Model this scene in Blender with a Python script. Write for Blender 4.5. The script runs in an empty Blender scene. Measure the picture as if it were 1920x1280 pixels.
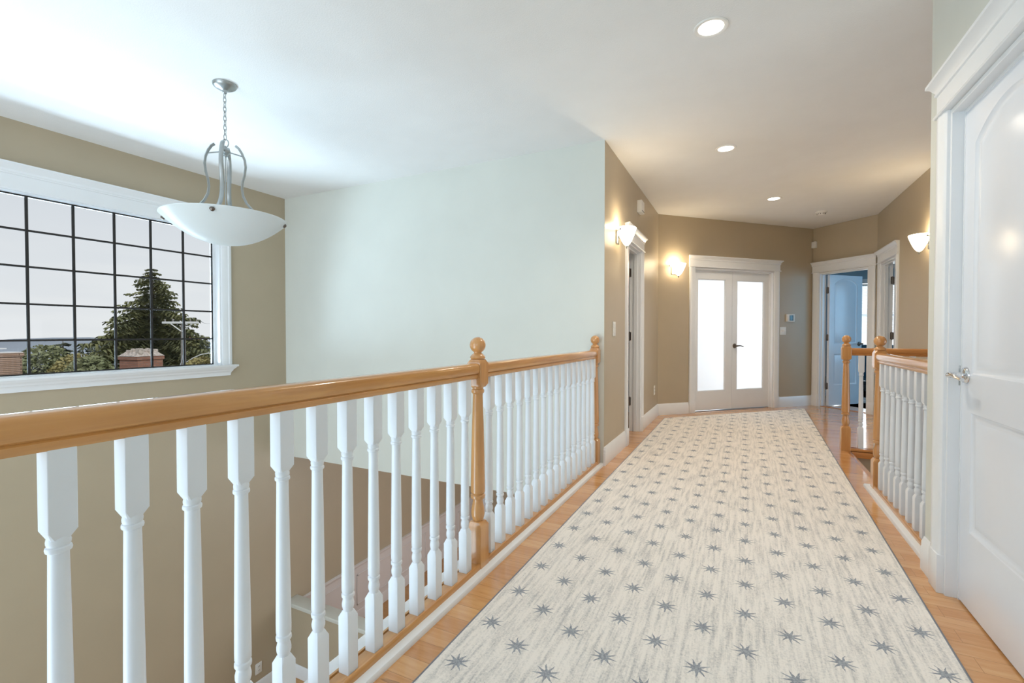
import bpy, bmesh, math, random
from mathutils import Vector, Matrix
random.seed(7)
SC = bpy.context.scene
COL = SC.collection
PI = math.pi

# ------------------------------------------------------------------ materials
MATS = {}
def new_mat(name):
    m = bpy.data.materials.new(name); m.use_nodes = True
    nt = m.node_tree; nt.nodes.clear()
    out = nt.nodes.new('ShaderNodeOutputMaterial')
    MATS[name] = m
    return m, nt, out
def node(nt, kind, **kw):
    n = nt.nodes.new(kind)
    for k, v in kw.items():
        if k.startswith('i_'): n.inputs[k[2:].replace('_', ' ')].default_value = v
        else: setattr(n, k, v)
    return n
def link(nt, a, b): nt.links.new(a, b)
def rgba(c): return (c[0], c[1], c[2], 1)
def principled(nt, out, col=(.8,.8,.8), rough=.5, metal=0., spec=.5, coat=0.):
    p = nt.nodes.new('ShaderNodeBsdfPrincipled')
    p.inputs['Base Color'].default_value = rgba(col)
    p.inputs['Roughness'].default_value = rough
    p.inputs['Metallic'].default_value = metal
    p.inputs['Specular IOR Level'].default_value = spec
    p.inputs['Coat Weight'].default_value = coat
    p.inputs['Coat Roughness'].default_value = .1
    link(nt, p.outputs[0], out.inputs['Surface'])
    return p
def ramp(nt, stops):
    r = nt.nodes.new('ShaderNodeValToRGB'); e = r.color_ramp.elements
    while len(e) < len(stops): e.new(.5)
    for k, (pos, c) in enumerate(stops):
        e[k].position = pos; e[k].color = rgba(c)
    return r
def mth(nt, op, a, b=None, c=None):
    n = nt.nodes.new('ShaderNodeMath'); n.operation = op
    for i, v in enumerate((a, b, c)):
        if v is None: continue
        if isinstance(v, (int, float)): n.inputs[i].default_value = v
        else: link(nt, v, n.inputs[i])
    return n.outputs[0]
def simple(name, col, rough=.5, metal=0., var=.05, scale=8., bump=0., spec=.5, coat=0., bscale=None):
    m, nt, out = new_mat(name)
    p = principled(nt, out, col, rough, metal, spec, coat)
    tc = node(nt, 'ShaderNodeTexCoord')
    n = node(nt, 'ShaderNodeTexNoise', i_Scale=scale, i_Detail=4.)
    link(nt, tc.outputs['Object'], n.inputs['Vector'])
    r = ramp(nt, [(.3, [max(0, c*(1-var)) for c in col]), (.7, [min(1, c*(1+var)) for c in col])])
    link(nt, n.outputs['Fac'], r.inputs[0]); link(nt, r.outputs[0], p.inputs['Base Color'])
    if bump:
        n2 = node(nt, 'ShaderNodeTexNoise', i_Scale=bscale or scale*8, i_Detail=3.)
        link(nt, tc.outputs['Object'], n2.inputs['Vector'])
        b = node(nt, 'ShaderNodeBump', i_Strength=bump, i_Distance=.004)
        link(nt, n2.outputs['Fac'], b.inputs['Height']); link(nt, b.outputs[0], p.inputs['Normal'])
    return m
def wood(name, dark, light, axis=1, rough=.28, coat=.9, stretch=14., scale=3.):
    m, nt, out = new_mat(name)
    p = principled(nt, out, light, rough, 0, .5, coat)
    tc = node(nt, 'ShaderNodeTexCoord')
    mp = node(nt, 'ShaderNodeMapping')
    s = [stretch]*3; s[axis] = 1.
    mp.inputs['Scale'].default_value = s
    link(nt, tc.outputs['Object'], mp.inputs['Vector'])
    n = node(nt, 'ShaderNodeTexNoise', i_Scale=scale, i_Detail=6., i_Roughness=.6, i_Distortion=.6)
    link(nt, mp.outputs[0], n.inputs['Vector'])
    r = ramp(nt, [(.28, dark), (.5, [(a+b)/2 for a, b in zip(dark, light)]), (.68, light)])
    link(nt, n.outputs['Fac'], r.inputs[0])
    n2 = node(nt, 'ShaderNodeTexNoise', i_Scale=2.2, i_Detail=2.)
    link(nt, tc.outputs['Object'], n2.inputs['Vector'])
    r2 = ramp(nt, [(.3, (.86, .84, .80)), (.7, (1.06, 1.03, 1.0))])
    link(nt, n2.outputs['Fac'], r2.inputs[0])
    mx = node(nt, 'ShaderNodeMix', data_type='RGBA', blend_type='MULTIPLY'); mx.inputs[0].default_value = 1
    link(nt, r.outputs[0], mx.inputs[6]); link(nt, r2.outputs[0], mx.inputs[7])
    link(nt, mx.outputs[2], p.inputs['Base Color'])
    return m
def planks(name, tones, row=.083, length=1.1, rough=.16, rotate=False):
    m, nt, out = new_mat(name)
    p = principled(nt, out, tones[1], rough, 0, .5, .35)
    tc = node(nt, 'ShaderNodeTexCoord')
    vec = tc.outputs['Object']
    if rotate:
        mp = node(nt, 'ShaderNodeMapping'); mp.inputs['Rotation'].default_value = (0, 0, PI/2)
        link(nt, vec, mp.inputs['Vector']); vec = mp.outputs[0]
    bk = node(nt, 'ShaderNodeTexBrick', offset=.37, offset_frequency=2)
    bk.inputs['Scale'].default_value = 1; bk.inputs['Brick Width'].default_value = length
    bk.inputs['Row Height'].default_value = row; bk.inputs['Mortar Size'].default_value = .0009
    bk.inputs['Color1'].default_value = (0, 0, 0, 1); bk.inputs['Color2'].default_value = (1, 1, 1, 1)
    bk.inputs['Mortar'].default_value = (.5, .5, .5, 1)
    link(nt, vec, bk.inputs['Vector'])
    # grain, shifted board by board
    mp2 = node(nt, 'ShaderNodeMapping'); mp2.inputs['Scale'].default_value = (1.3, 13, 1)
    add = node(nt, 'ShaderNodeVectorMath', operation='ADD')
    link(nt, vec, add.inputs[0])
    sc = node(nt, 'ShaderNodeVectorMath', operation='SCALE'); sc.inputs['Scale'].default_value = 7.
    link(nt, bk.outputs['Color'], sc.inputs[0]); link(nt, sc.outputs[0], add.inputs[1])
    link(nt, add.outputs[0], mp2.inputs['Vector'])
    g = node(nt, 'ShaderNodeTexNoise', i_Scale=2.6, i_Detail=6., i_Roughness=.62, i_Distortion=.9)
    link(nt, mp2.outputs[0], g.inputs['Vector'])
    mixv = mth(nt, 'ADD', mth(nt, 'MULTIPLY', bk.outputs['Color'], .26), mth(nt, 'MULTIPLY', g.outputs['Fac'], .72))
    r = ramp(nt, [(.12, tones[0]), (.45, tones[1]), (.85, tones[2])])
    link(nt, mixv, r.inputs[0])
    # knots / mineral streaks
    k = node(nt, 'ShaderNodeTexNoise', i_Scale=1.8, i_Detail=5., i_Distortion=1.6)
    link(nt, mp2.outputs[0], k.inputs['Vector'])
    kr = ramp(nt, [(.66, (0, 0, 0)), (.72, (1, 1, 1))]); link(nt, k.outputs['Fac'], kr.inputs[0])
    mx = node(nt, 'ShaderNodeMix', data_type='RGBA')
    link(nt, mth(nt, 'MULTIPLY', kr.outputs[0], .6), mx.inputs[0])
    link(nt, r.outputs[0], mx.inputs[6]); mx.inputs[7].default_value = rgba([c*.35 for c in tones[0]])
    mx2 = node(nt, 'ShaderNodeMix', data_type='RGBA')
    link(nt, mth(nt, 'MULTIPLY', bk.outputs['Fac'], .5), mx2.inputs[0])
    link(nt, mx.outputs[2], mx2.inputs[6]); mx2.inputs[7].default_value = rgba([c*.3 for c in tones[0]])
    link(nt, mx2.outputs[2], p.inputs['Base Color'])
    b = node(nt, 'ShaderNodeBump', i_Strength=.25, i_Distance=.002)
    link(nt, mth(nt, 'SUBTRACT', mth(nt, 'MULTIPLY', g.outputs['Fac'], .25), bk.outputs['Fac']), b.inputs['Height'])
    link(nt, b.outputs[0], p.inputs['Normal'])
    return m
def emit(name, col, strength):
    m, nt, out = new_mat(name)
    e = node(nt, 'ShaderNodeEmission'); e.inputs[0].default_value = rgba(col); e.inputs[1].default_value = strength
    link(nt, e.outputs[0], out.inputs['Surface'])
    return m

TAN = simple('tan_wall_paint', (.455, .38, .27), .42, var=.02, scale=3, bump=.06, bscale=170)
PALE_LIT = simple('daylit_pale_wall_paint', (.645, .655, .60), .5, var=.02, scale=3, bump=.06, bscale=170)  # tan wall paint as daylight shows it, brightness put into the colour
CEIL = simple('white_ceiling_paint', (.80, .80, .79), .75, var=.015, scale=4, bump=.35, bscale=120)
WHITE = simple('white_semigloss_trim', (.81, .825, .84), .28, var=.012, scale=5)
DOORW = simple('white_gloss_door_paint', (.765, .80, .86), .2, var=.012, scale=4)
BALW = simple('white_baluster_paint', (.745, .785, .83), .35, var=.02, scale=9)
WOODY = wood('maple_along_rail', (.52, .235, .065), (.66, .345, .11), axis=1)
WOODX = wood('maple_across', (.50, .20, .055), (.62, .28, .085), axis=0)
WOODZ = wood('maple_upright', (.52, .245, .08), (.66, .35, .13), axis=2)
FLOOR = planks('maple_floor', [(.43, .175, .055), (.60, .30, .115), (.76, .47, .23)])
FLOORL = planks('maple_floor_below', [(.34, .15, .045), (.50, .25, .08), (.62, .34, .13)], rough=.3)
NICKEL = simple('brushed_nickel', (.40, .42, .42), .36, metal=1., var=.04, scale=30)
CHROME = simple('polished_chrome', (.74, .75, .77), .08, metal=1., var=.02, scale=30)
BRONZE = simple('dark_hinge_metal', (.20, .17, .15), .35, metal=1., var=.1, scale=40)
DARKM = simple('dark_muntin', (.036, .033, .031), .7, var=.05, scale=20, spec=.15)
PLASTIC = simple('white_plastic', (.80, .79, .76), .4, var=.01, scale=10)
SLOT = simple('dark_slot', (.06, .06, .06), .6)
SCREEN = simple('thermostat_screen', (.09, .16, .20), .2)
BLACKT = simple('black_rubber', (.02, .02, .022), .5)
YELT = simple('yellow_plastic', (.55, .40, .06), .4)
BLUEW = simple('blue_grey_wall_paint', (.36, .50, .60), .6, var=.02)
DEEPB = simple('deep_blue_lit_wall', (.03, .13, .22), .5)  # blue light on the bedroom wall put into the cabinet colour
TRIMR = simple('recessed_trim', (.82, .80, .76), .4, var=.01)
LAMPD = emit('recessed_lamp_face', (1., .93, .80), 9.)
def glass_mat(name, tint, gloss=.06):
    m, nt, out = new_mat(name)
    t = node(nt, 'ShaderNodeBsdfTransparent'); t.inputs[0].default_value = rgba(tint)
    g = node(nt, 'ShaderNodeBsdfGlossy'); g.inputs['Roughness'].default_value = .02
    mx = node(nt, 'ShaderNodeMixShader')
    fr = node(nt, 'ShaderNodeFresnel', i_IOR=1.18)
    link(nt, fr.outputs[0], mx.inputs[0])
    link(nt, t.outputs[0], mx.inputs[1]); link(nt, g.outputs[0], mx.inputs[2]); link(nt, mx.outputs[0], out.inputs['Surface'])
    return m
WGLASS = glass_mat('tinted_window_glass', (.80, .82, .835))
def frosted(name, col, trans=.85, rough=.35):
    m, nt, out = new_mat(name)
    t = node(nt, 'ShaderNodeBsdfTranslucent'); t.inputs[0].default_value = rgba(col)
    d = node(nt, 'ShaderNodeBsdfDiffuse'); d.inputs[0].default_value = rgba(col)
    g = node(nt, 'ShaderNodeBsdfGlossy'); g.inputs['Roughness'].default_value = rough
    a = node(nt, 'ShaderNodeMixShader'); a.inputs[0].default_value = trans
    link(nt, d.outputs[0], a.inputs[1]); link(nt, t.outputs[0], a.inputs[2])
    b = node(nt, 'ShaderNodeMixShader'); b.inputs[0].default_value = .05
    link(nt, a.outputs[0], b.inputs[1]); link(nt, g.outputs[0], b.inputs[2])
    link(nt, b.outputs[0], out.inputs['Surface'])
    return m
FROST = frosted('frosted_door_glass', (.93, .95, .97), .85)
BOWL = frosted('frosted_bowl_glass', (.84, .87, .87), .45, .3)
def shade_mat():
    m, nt, out = new_mat('lit_sconce_glass')
    e = node(nt, 'ShaderNodeEmission'); e.inputs[0].default_value = (1., .87, .68, 1); e.inputs[1].default_value = 4.
    t = node(nt, 'ShaderNodeBsdfTranslucent'); t.inputs[0].default_value = (.9, .85, .75, 1)
    a = node(nt, 'ShaderNodeAddShader')
    link(nt, e.outputs[0], a.inputs[0]); link(nt, t.outputs[0], a.inputs[1]); link(nt, a.outputs[0], out.inputs['Surface'])
    return m
SHADE = shade_mat()
def rug_mat():
    m, nt, out = new_mat('cream_star_runner')
    p = principled(nt, out, (.7, .67, .6), .95, 0, .1)
    tc = node(nt, 'ShaderNodeTexCoord')
    sep = node(nt, 'ShaderNodeSeparateXYZ'); link(nt, tc.outputs['Object'], sep.inputs[0])
    wob = node(nt, 'ShaderNodeTexNoise', i_Scale=70., i_Detail=2.); link(nt, tc.outputs['Object'], wob.inputs['Vector'])
    wx = mth(nt, 'MULTIPLY', mth(nt, 'SUBTRACT', wob.outputs['Fac'], .5), .011)
    x = mth(nt, 'ADD', sep.outputs[0], wx); y = sep.outputs[1]
    u = mth(nt, 'DIVIDE', mth(nt, 'ADD', x, .832), .1405)
    k = mth(nt, 'ROUND', u)
    lx = mth(nt, 'MULTIPLY', mth(nt, 'SUBTRACT', u, k), .1405)
    v = mth(nt, 'DIVIDE', mth(nt, 'ADD', mth(nt, 'SUBTRACT', y, 2.224), mth(nt, 'MULTIPLY', k, .0785)), .2355)
    ly = mth(nt, 'MULTIPLY', mth(nt, 'SUBTRACT', v, mth(nt, 'ROUND', v)), .2355)
    r = mth(nt, 'POWER', mth(nt, 'ADD', mth(nt, 'MULTIPLY', lx, lx), mth(nt, 'MULTIPLY', ly, ly)), .5)
    th = mth(nt, 'ADD', mth(nt, 'ARCTAN2', ly, lx), .12)
    seg = 2*PI/9
    t = mth(nt, 'DIVIDE', th, seg)
    w = mth(nt, 'ABSOLUTE', mth(nt, 'MULTIPLY', mth(nt, 'SUBTRACT', t, mth(nt, 'ROUND', t)), seg))
    d = mth(nt, 'MULTIPLY', r, mth(nt, 'SINE', w))
    lim = mth(nt, 'MULTIPLY', mth(nt, 'SUBTRACT', 1., mth(nt, 'DIVIDE', r, .047)), .0075)
    star = mth(nt, 'LESS_THAN', d, lim)
    # woven streaks along the runner
    mp = node(nt, 'ShaderNodeMapping'); mp.inputs['Scale'].default_value = (42, 3.2, 1)
    link(nt, tc.outputs['Object'], mp.inputs['Vector'])
    n1 = node(nt, 'ShaderNodeTexNoise', i_Scale=1.4, i_Detail=4., i_Roughness=.65); link(nt, mp.outputs[0], n1.inputs['Vector'])
    n2 = node(nt, 'ShaderNodeTexNoise', i_Scale=160., i_Detail=2.); link(nt, tc.outputs['Object'], n2.inputs['Vector'])
    n3 = node(nt, 'ShaderNodeTexNoise', i_Scale=3., i_Detail=2.); link(nt, tc.outputs['Object'], n3.inputs['Vector'])
    s = mth(nt, 'ADD', mth(nt, 'ADD', mth(nt, 'MULTIPLY', n1.outputs['Fac'], .62), mth(nt, 'MULTIPLY', n2.outputs['Fac'], .30)), mth(nt, 'MULTIPLY', n3.outputs['Fac'], .10))
    cr = ramp(nt, [(.39, (.54, .53, .52)), (.46, (.71, .685, .65)), (.56, (.86, .82, .77))]); link(nt, s, cr.inputs[0])
    sr = ramp(nt, [(.35, (.20, .22, .26)), (.65, (.36, .39, .43))]); link(nt, n2.outputs['Fac'], sr.inputs[0])
    mx = node(nt, 'ShaderNodeMix', data_type='RGBA'); link(nt, mth(nt, 'MULTIPLY', star, .9), mx.inputs[0])
    link(nt, cr.outputs[0], mx.inputs[6]); link(nt, sr.outputs[0], mx.inputs[7])
    link(nt, mx.outputs[2], p.inputs['Base Color'])
    b = node(nt, 'ShaderNodeBump', i_Strength=.5, i_Distance=.003)
    link(nt, s, b.inputs['Height']); link(nt, b.outputs[0], p.inputs['Normal'])
    return m
RUG = rug_mat()
RUGEDGE = simple('grey_rug_binding', (.22, .23, .26), .9)
RUG2 = simple('mottled_blue_rug', (.32, .33, .33), .95, var=.6, scale=9)
def brick_mat(name, c1, c2, mortar, w=.22, h=.075):
    m, nt, out = new_mat(name)
    p = principled(nt, out, c1, .9, 0, .2)
    tc = node(nt, 'ShaderNodeTexCoord')
    sep = node(nt, 'ShaderNodeSeparateXYZ'); link(nt, tc.outputs['Object'], sep.inputs[0])
    cmb = node(nt, 'ShaderNodeCombineXYZ')
    link(nt, mth(nt, 'ADD', sep.outputs[0], sep.outputs[1]), cmb.inputs[0]); link(nt, sep.outputs[2], cmb.inputs[1])
    bk = node(nt, 'ShaderNodeTexBrick'); bk.inputs['Scale'].default_value = 1
    bk.inputs['Brick Width'].default_value = w; bk.inputs['Row Height'].default_value = h; bk.inputs['Mortar Size'].default_value = .011
    bk.inputs['Color1'].default_value = rgba(c1); bk.inputs['Color2'].default_value = rgba(c2); bk.inputs['Mortar'].default_value = rgba(mortar)
    link(nt, cmb.outputs[0], bk.inputs['Vector']); link(nt, bk.outputs[0], p.inputs['Base Color'])
    return m
BRICK = brick_mat('red_chimney_brick', (.30, .13, .085), (.38, .18, .12), (.22, .15, .12))
BRICKT = brick_mat('tan_chimney_brick', (.40, .26, .18), (.50, .34, .25), (.16, .11, .08), w=1.0, h=.062)
CONC = simple('crumbled_mortar', (.50, .43, .37), .95, var=.35, scale=14, bump=.5)
ROOF = simple('grey_roof_shingle', (.30, .30, .30), .9, var=.25, scale=12, bump=.3)
def leaf_mat(name, a, b, scale=1.4):
    m, nt, out = new_mat(name)
    p = principled(nt, out, a, .7, 0, .2)
    tc = node(nt, 'ShaderNodeTexCoord')
    n = node(nt, 'ShaderNodeTexNoise', i_Scale=scale, i_Detail=5.); link(nt, tc.outputs['Object'], n.inputs['Vector'])
    r = ramp(nt, [(.35, a), (.65, b)]); link(nt, n.outputs['Fac'], r.inputs[0]); link(nt, r.outputs[0], p.inputs['Base Color'])
    return m
CONIF = leaf_mat('conifer_needles', (.11, .12, .06), (.27, .265, .12))
LEAFG = leaf_mat('green_leaves', (.15, .17, .08), (.30, .31, .17))
LEAFY = leaf_mat('golden_green_leaves', (.24, .21, .08), (.42, .36, .16))
LEAFD = leaf_mat('dark_evergreen_leaves', (.07, .08, .06), (.14, .155, .10))
BARK = simple('grey_brown_bark', (.16, .13, .10), .9, var=.3, scale=6)
POLEM = simple('weathered_pole_wood', (.27, .25, .23), .9, var=.15, scale=9)
PALEM = simple('pale_painted_metal', (.75, .75, .74), .5)
WIREM = simple('grey_cable', (.45, .46, .48), .6)
HILLM = simple('hazy_blue_grey_hill', (.33, .36, .385), 1., var=.15, scale=.004, spec=0.)  # distance haze put into the hill colour
WATER = simple('pale_grey_water', (.62, .64, .66), .6, var=.06, scale=.01)
GROUND = simple('garden_ground', (.14, .16, .09), .95, var=.3, scale=.4)
PALEH = simple('pale_house_wall', (.62, .58, .52), .8)

# ------------------------------------------------------------------ geometry helpers
class MB:
    """Collects shapes into one mesh. M maps local coordinates into the mesh's own space."""
    def __init__(self, M=None):
        self.v = []; self.f = []; self.M = M or Matrix()
    def add(self, vs, fs, M=None):
        o = len(self.v); T = self.M @ M if M is not None else self.M
        self.v += [T @ Vector(p) for p in vs]
        self.f += [tuple(o+i for i in f) for f in fs]
    def bm(self, b, M=None):
        b.verts.ensure_lookup_table(); b.verts.index_update()
        self.add([v.co[:] for v in b.verts], [[v.index for v in f.verts] for f in b.faces], M); b.free()
    def box(self, x0, x1, y0, y1, z0, z1, bev=0., seg=2):
        if not bev:
            vs = [(x, y, z) for x in (x0, x1) for y in (y0, y1) for z in (z0, z1)]
            self.add(vs, [(0,1,3,2), (4,6,7,5), (0,4,5,1), (2,3,7,6), (0,2,6,4), (1,5,7,3)])
            return
        b = bmesh.new(); bmesh.ops.create_cube(b, size=1)
        for v in b.verts:
            v.co = Vector(((x0+x1)/2+v.co.x*(x1-x0), (y0+y1)/2+v.co.y*(y1-y0), (z0+z1)/2+v.co.z*(z1-z0)))
        bmesh.ops.bevel(b, geom=b.edges[:], offset=bev, segments=seg, affect='EDGES', profile=.6)
        self.bm(b)
    def prism(self, poly, z0, z1):
        n = len(poly)
        vs = [(p[0], p[1], z0) for p in poly] + [(p[0], p[1], z1) for p in poly]
        fs = [tuple(range(n-1, -1, -1)), tuple(range(n, 2*n))] + [(i, (i+1) % n, n+(i+1) % n, n+i) for i in range(n)]
        self.add(vs, fs)
    def sweep(self, prof, p0, p1, side, up):
        """prof: (a, b) pairs placed at p + side*a + up*b, run straight from p0 to p1, ends capped."""
        p0, p1, side, up = map(Vector, (p0, p1, side, up)); n = len(prof)
        vs = [p0+side*a+up*b for a, b in prof] + [p1+side*a+up*b for a, b in prof]
        fs = [(i, (i+1) % n, n+(i+1) % n, n+i) for i in range(n)] + [tuple(range(n-1, -1, -1)), tuple(range(n, 2*n))]
        self.add(vs, fs)
    def lathe(self, prof, seg=24, at=(0, 0, 0), M=None):
        vs = []; fs = []; at = Vector(at)
        for r, z in prof:
            for k in range(seg):
                a = 2*PI*k/seg; vs.append((at.x+r*math.cos(a), at.y+r*math.sin(a), at.z+z))
        for i in range(len(prof)-1):
            for k in range(seg):
                k2 = (k+1) % seg
                fs.append((i*seg+k, i*seg+k2, (i+1)*seg+k2, (i+1)*seg+k))
        fs.append(tuple(range(seg-1, -1, -1))); fs.append(tuple((len(prof)-1)*seg+k for k in range(seg)))
        self.add(vs, fs, M)
    def sqloft(self, prof, seg=8):
        """square-section stations (half, z, chamfer)."""
        vs = []; fs = []
        for h, z, c in prof:
            q = [(h, -h+c), (h, h-c), (h-c, h), (-h+c, h), (-h, h-c), (-h, -h+c), (-h+c, -h), (h-c, -h)]
            vs += [(x, y, z) for x, y in q]
        for i in range(len(prof)-1):
            for k in range(8):
                k2 = (k+1) % 8; fs.append((i*8+k, i*8+k2, (i+1)*8+k2, (i+1)*8+k))
        fs.append(tuple(range(7, -1, -1))); fs.append(tuple((len(prof)-1)*8+k for k in range(8)))
        self.add(vs, fs)
    def tube(self, pts, r, seg=8, closed=False, flat=1.):
        pts = [Vector(p) for p in pts]; n = len(pts); vs = []; fs = []
        rr = r if isinstance(r, (list, tuple)) else [r]*n
        ref = None
        for i, p in enumerate(pts):
            if closed: t = pts[(i+1) % n]-pts[i-1]
            else: t = pts[min(i+1, n-1)]-pts[max(i-1, 0)]
            t.normalize()
            if ref is None:
                ref = Vector((0, 0, 1)) if abs(t.z) < .9 else Vector((1, 0, 0))
            a = ref - t*ref.dot(t); a.normalize(); ref = a; b = t.cross(a)
            for k in range(seg):
                an = 2*PI*k/seg; vs.append(p+(a*math.cos(an)+b*math.sin(an)*flat)*rr[i])
        m = n if closed else n-1
        for i in range(m):
            j = (i+1) % n
            for k in range(seg):
                k2 = (k+1) % seg; fs.append((i*seg+k, i*seg+k2, j*seg+k2, j*seg+k))
        if not closed:
            fs.append(tuple(range(seg-1, -1, -1))); fs.append(tuple((n-1)*seg+k for k in range(seg)))
        self.add(vs, fs)
    def sphere(self, c, r, seg=20, sz=1.):
        prof = [(max(r*math.sin(PI*i/(seg//2)), .0002), -r*sz*math.cos(PI*i/(seg//2))) for i in range(seg//2+1)]
        self.lathe(prof, seg, c)
    def quad(self, a, b, c, d): self.add([a, b, c, d], [(0, 1, 2, 3)])

def obj(name, mb, mat, parent=None, smooth=True, recentre=True, angle=35):
    me = bpy.data.meshes.new(name)
    vs = mb.v
    off = Vector((0, 0, 0))
    if parent is None and recentre:
        off = Vector(((min(v.x for v in vs)+max(v.x for v in vs))/2, (min(v.y for v in vs)+max(v.y for v in vs))/2, min(v.z for v in vs)))
    me.from_pydata([(v-off)[:] for v in vs], [], mb.f)
    b = bmesh.new(); b.from_mesh(me); bmesh.ops.recalc_face_normals(b, faces=b.faces[:]); b.to_mesh(me); b.free()
    me.materials.append(mat)
    if smooth:
        me.shade_smooth(); me.set_sharp_from_angle(angle=math.radians(angle))
    o = bpy.data.objects.new(name, me); COL.objects.link(o)
    if parent is not None: o.parent = parent
    else: o.location = off
    return o
def thing(name, label, cat, M=None, loc=(0, 0, 0), group=None, kind=None):
    o = bpy.data.objects.new(name, None); COL.objects.link(o); o.empty_display_size = .1
    o.matrix_world = M if M is not None else Matrix.Translation(loc)
    o['label'] = label; o['category'] = cat
    if group: o['group'] = group
    if kind: o['kind'] = kind
    return o
def tag(o, label, cat, group=None, kind=None):
    o['label'] = label; o['category'] = cat
    if group: o['group'] = group
    if kind: o['kind'] = kind
    return o
def struct(name, mb, mat, label, cat, smooth=False, recentre=True):
    return tag(obj(name, mb, mat, None, smooth, recentre), label, cat, kind='structure')
def frame(o, s, b):
    """wall frame: x along the wall, y into the wall, z up."""
    s = Vector((s[0], s[1], 0)).normalized(); b = Vector((b[0], b[1], 0)).normalized()
    M = Matrix.Identity(4)
    for i in range(3): M[i][0] = s[i]; M[i][1] = b[i]; M[i][3] = o[i] if i < len(o) else 0
    return M
def dup(o, loc=None, parent=None):
    c = o.copy(); COL.objects.link(c)
    if parent is not None: c.parent = parent
    if loc is not None: c.location = loc
    for ch in [k for k in bpy.data.objects if k.parent == o]: dup(ch, None, c)
    return c

# ------------------------------------------------------------------ layout
ZC = 2.647; ZL = -2.93; SLAB = -.355
XW = -4.82; YP = 3.775; XL = -1.025; XR = .75; YR = 2.765
A = (XL, 6.417); B = (.912, 8.354); C = (1.56, 7.706)
R2 = 2**.5
F_win = frame((XW, 0), (0, 1), (-1, 0))          # window wall, s = world Y
F_pale = frame((0, YP), (1, 0), (0, 1))          # stairwell end wall, s = world X
F_hall = frame((XL, 0), (0, 1), (-1, 0))         # hall left wall, s = world Y
F_ab = frame(A, (1, 1), (-1, 1))
F_bc = frame(B, (1, -1), (1, 1))
F_cd = frame(C, (0, -1), (1, 0))
F_r = frame((XR, YR), (0, -1), (1, 0))           # s measured toward the camera
LAB = math.dist(A, B); LBC = math.dist(B, C)

def wall_mb(F, s0, s1, z0, z1, th, holes=()):
    mb = MB(F)
    cuts = sorted(holes)
    s = s0
    for a, b, c, d in cuts:
        if a > s: mb.box(s, a, 0, th, z0, z1)
        if c > z0: mb.box(a, b, 0, th, z0, c)
        if d < z1: mb.box(a, b, 0, th, d, z1)
        s = b
    if s < s1: mb.box(s, s1, 0, th, z0, z1)
    return mb
BASE = [(0, 0), (.016, 0), (.016, .10), (.013, .108), (.013, .128), (.007, .140), (.004, .15), (0, .15)]
def baseboard(name, F, runs, label, z=0.):
    mb = MB(F)
    for a, b in runs:
        mb.sweep([(-p, q+z) for p, q in BASE], (a, 0, 0), (b, 0, 0), (0, 1, 0), (0, 0, 1))
    return struct(name, mb, WHITE, label, 'baseboard', smooth=True)

# ---- the setting: slabs
fl = MB(); fl.prism([(-1.15, -1.6), (.87, -1.6), (.87, 5.31), (5.2, 5.31), (5.2, 14.2), (-5.0, 14.2), (-5.0, 3.80), (-1.15, 3.80)], -.022, 0)
struct('floor', fl, FLOOR, 'polished honey maple plank floor of the upstairs hall', 'floor', recentre=False)
sl = MB(); sl.prism([(-1.15, -1.6), (.85, -1.6), (.85, 5.29), (5.2, 5.29), (5.2, 14.2), (-5.0, 14.2), (-5.0, 3.80), (-1.15, 3.80)], SLAB, -.0225)
struct('ceiling_lower', sl, CEIL, 'white ceiling of the storey below, under the upstairs hall', 'ceiling')
cl = MB(); cl.box(-5.0, 5.3, -1.8, 14.3, ZC, ZC+.12)
struct('ceiling', cl, CEIL, 'white textured ceiling over hall and stairwell', 'ceiling')
fll = MB(); fll.box(-5.0, 5.3, -1.8, 9.2, ZL-.1, ZL)
struct('floor_lower', fll, FLOORL, 'honey wood floor of the storey below seen between the balusters', 'floor', recentre=False)

# ---- walls
WIN = (.74, 3.02, .757, 2.135)   # Y0, Y1, z0, z1
struct('wall_left', wall_mb(F_win, -1.7, 8.5, ZL, ZC, .16, [WIN]), TAN, 'tall tan stairwell wall with the gridded window', 'wall')
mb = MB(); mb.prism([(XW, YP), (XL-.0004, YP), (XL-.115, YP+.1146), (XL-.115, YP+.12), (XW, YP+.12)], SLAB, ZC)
struct('wall_stair', mb, PALE_LIT, 'stairwell end wall, daylight painted into its pale colour', 'wall')
hw = wall_mb(frame((XL, 0), (0, 1), (-1, 0)), 4.3, A[1]+.06, 0, ZC-.001, .115, [(4.60, 5.27, 0, 1.975)])
hw.M = Matrix(); hw.prism([(XL, YP+.0004), (XL, 4.3), (XL-.115, 4.3), (XL-.115, YP+.115)], 0, ZC-.001)
struct('wall_hall_left', hw, TAN, 'tan left hall wall with a sconce and a narrow doorway', 'wall')
struct('wall_angled_left', wall_mb(F_ab, 0.0, LAB, 0, ZC-.0015, .12, [(.585, 1.985, 0, 1.975)]), TAN, 'tan angled wall around the frosted double doors', 'wall')
struct('wall_angled_right', wall_mb(F_bc, 0.0, LBC, 0, ZC-.0015, .12, [(.10, .815, 0, 1.975)]), TAN, 'short tan angled wall around the open blue doorway', 'wall')
struct('wall_hall_right', wall_mb(F_cd, 0.0, C[1]-5.22, 0, ZC-.0015, .115, [(.205, .905, 0, 1.975)]), TAN, 'tan right hall wall with a sconce behind the right railing', 'wall')
struct('wall_right', wall_mb(F_r, 0, YR+1.6, 0, ZC-.001, .115, [(.235, 1.005, 0, 1.99)]), PALE_LIT, 'wall holding the white panelled door at right, daylight painted into its pale colour', 'wall')
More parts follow.
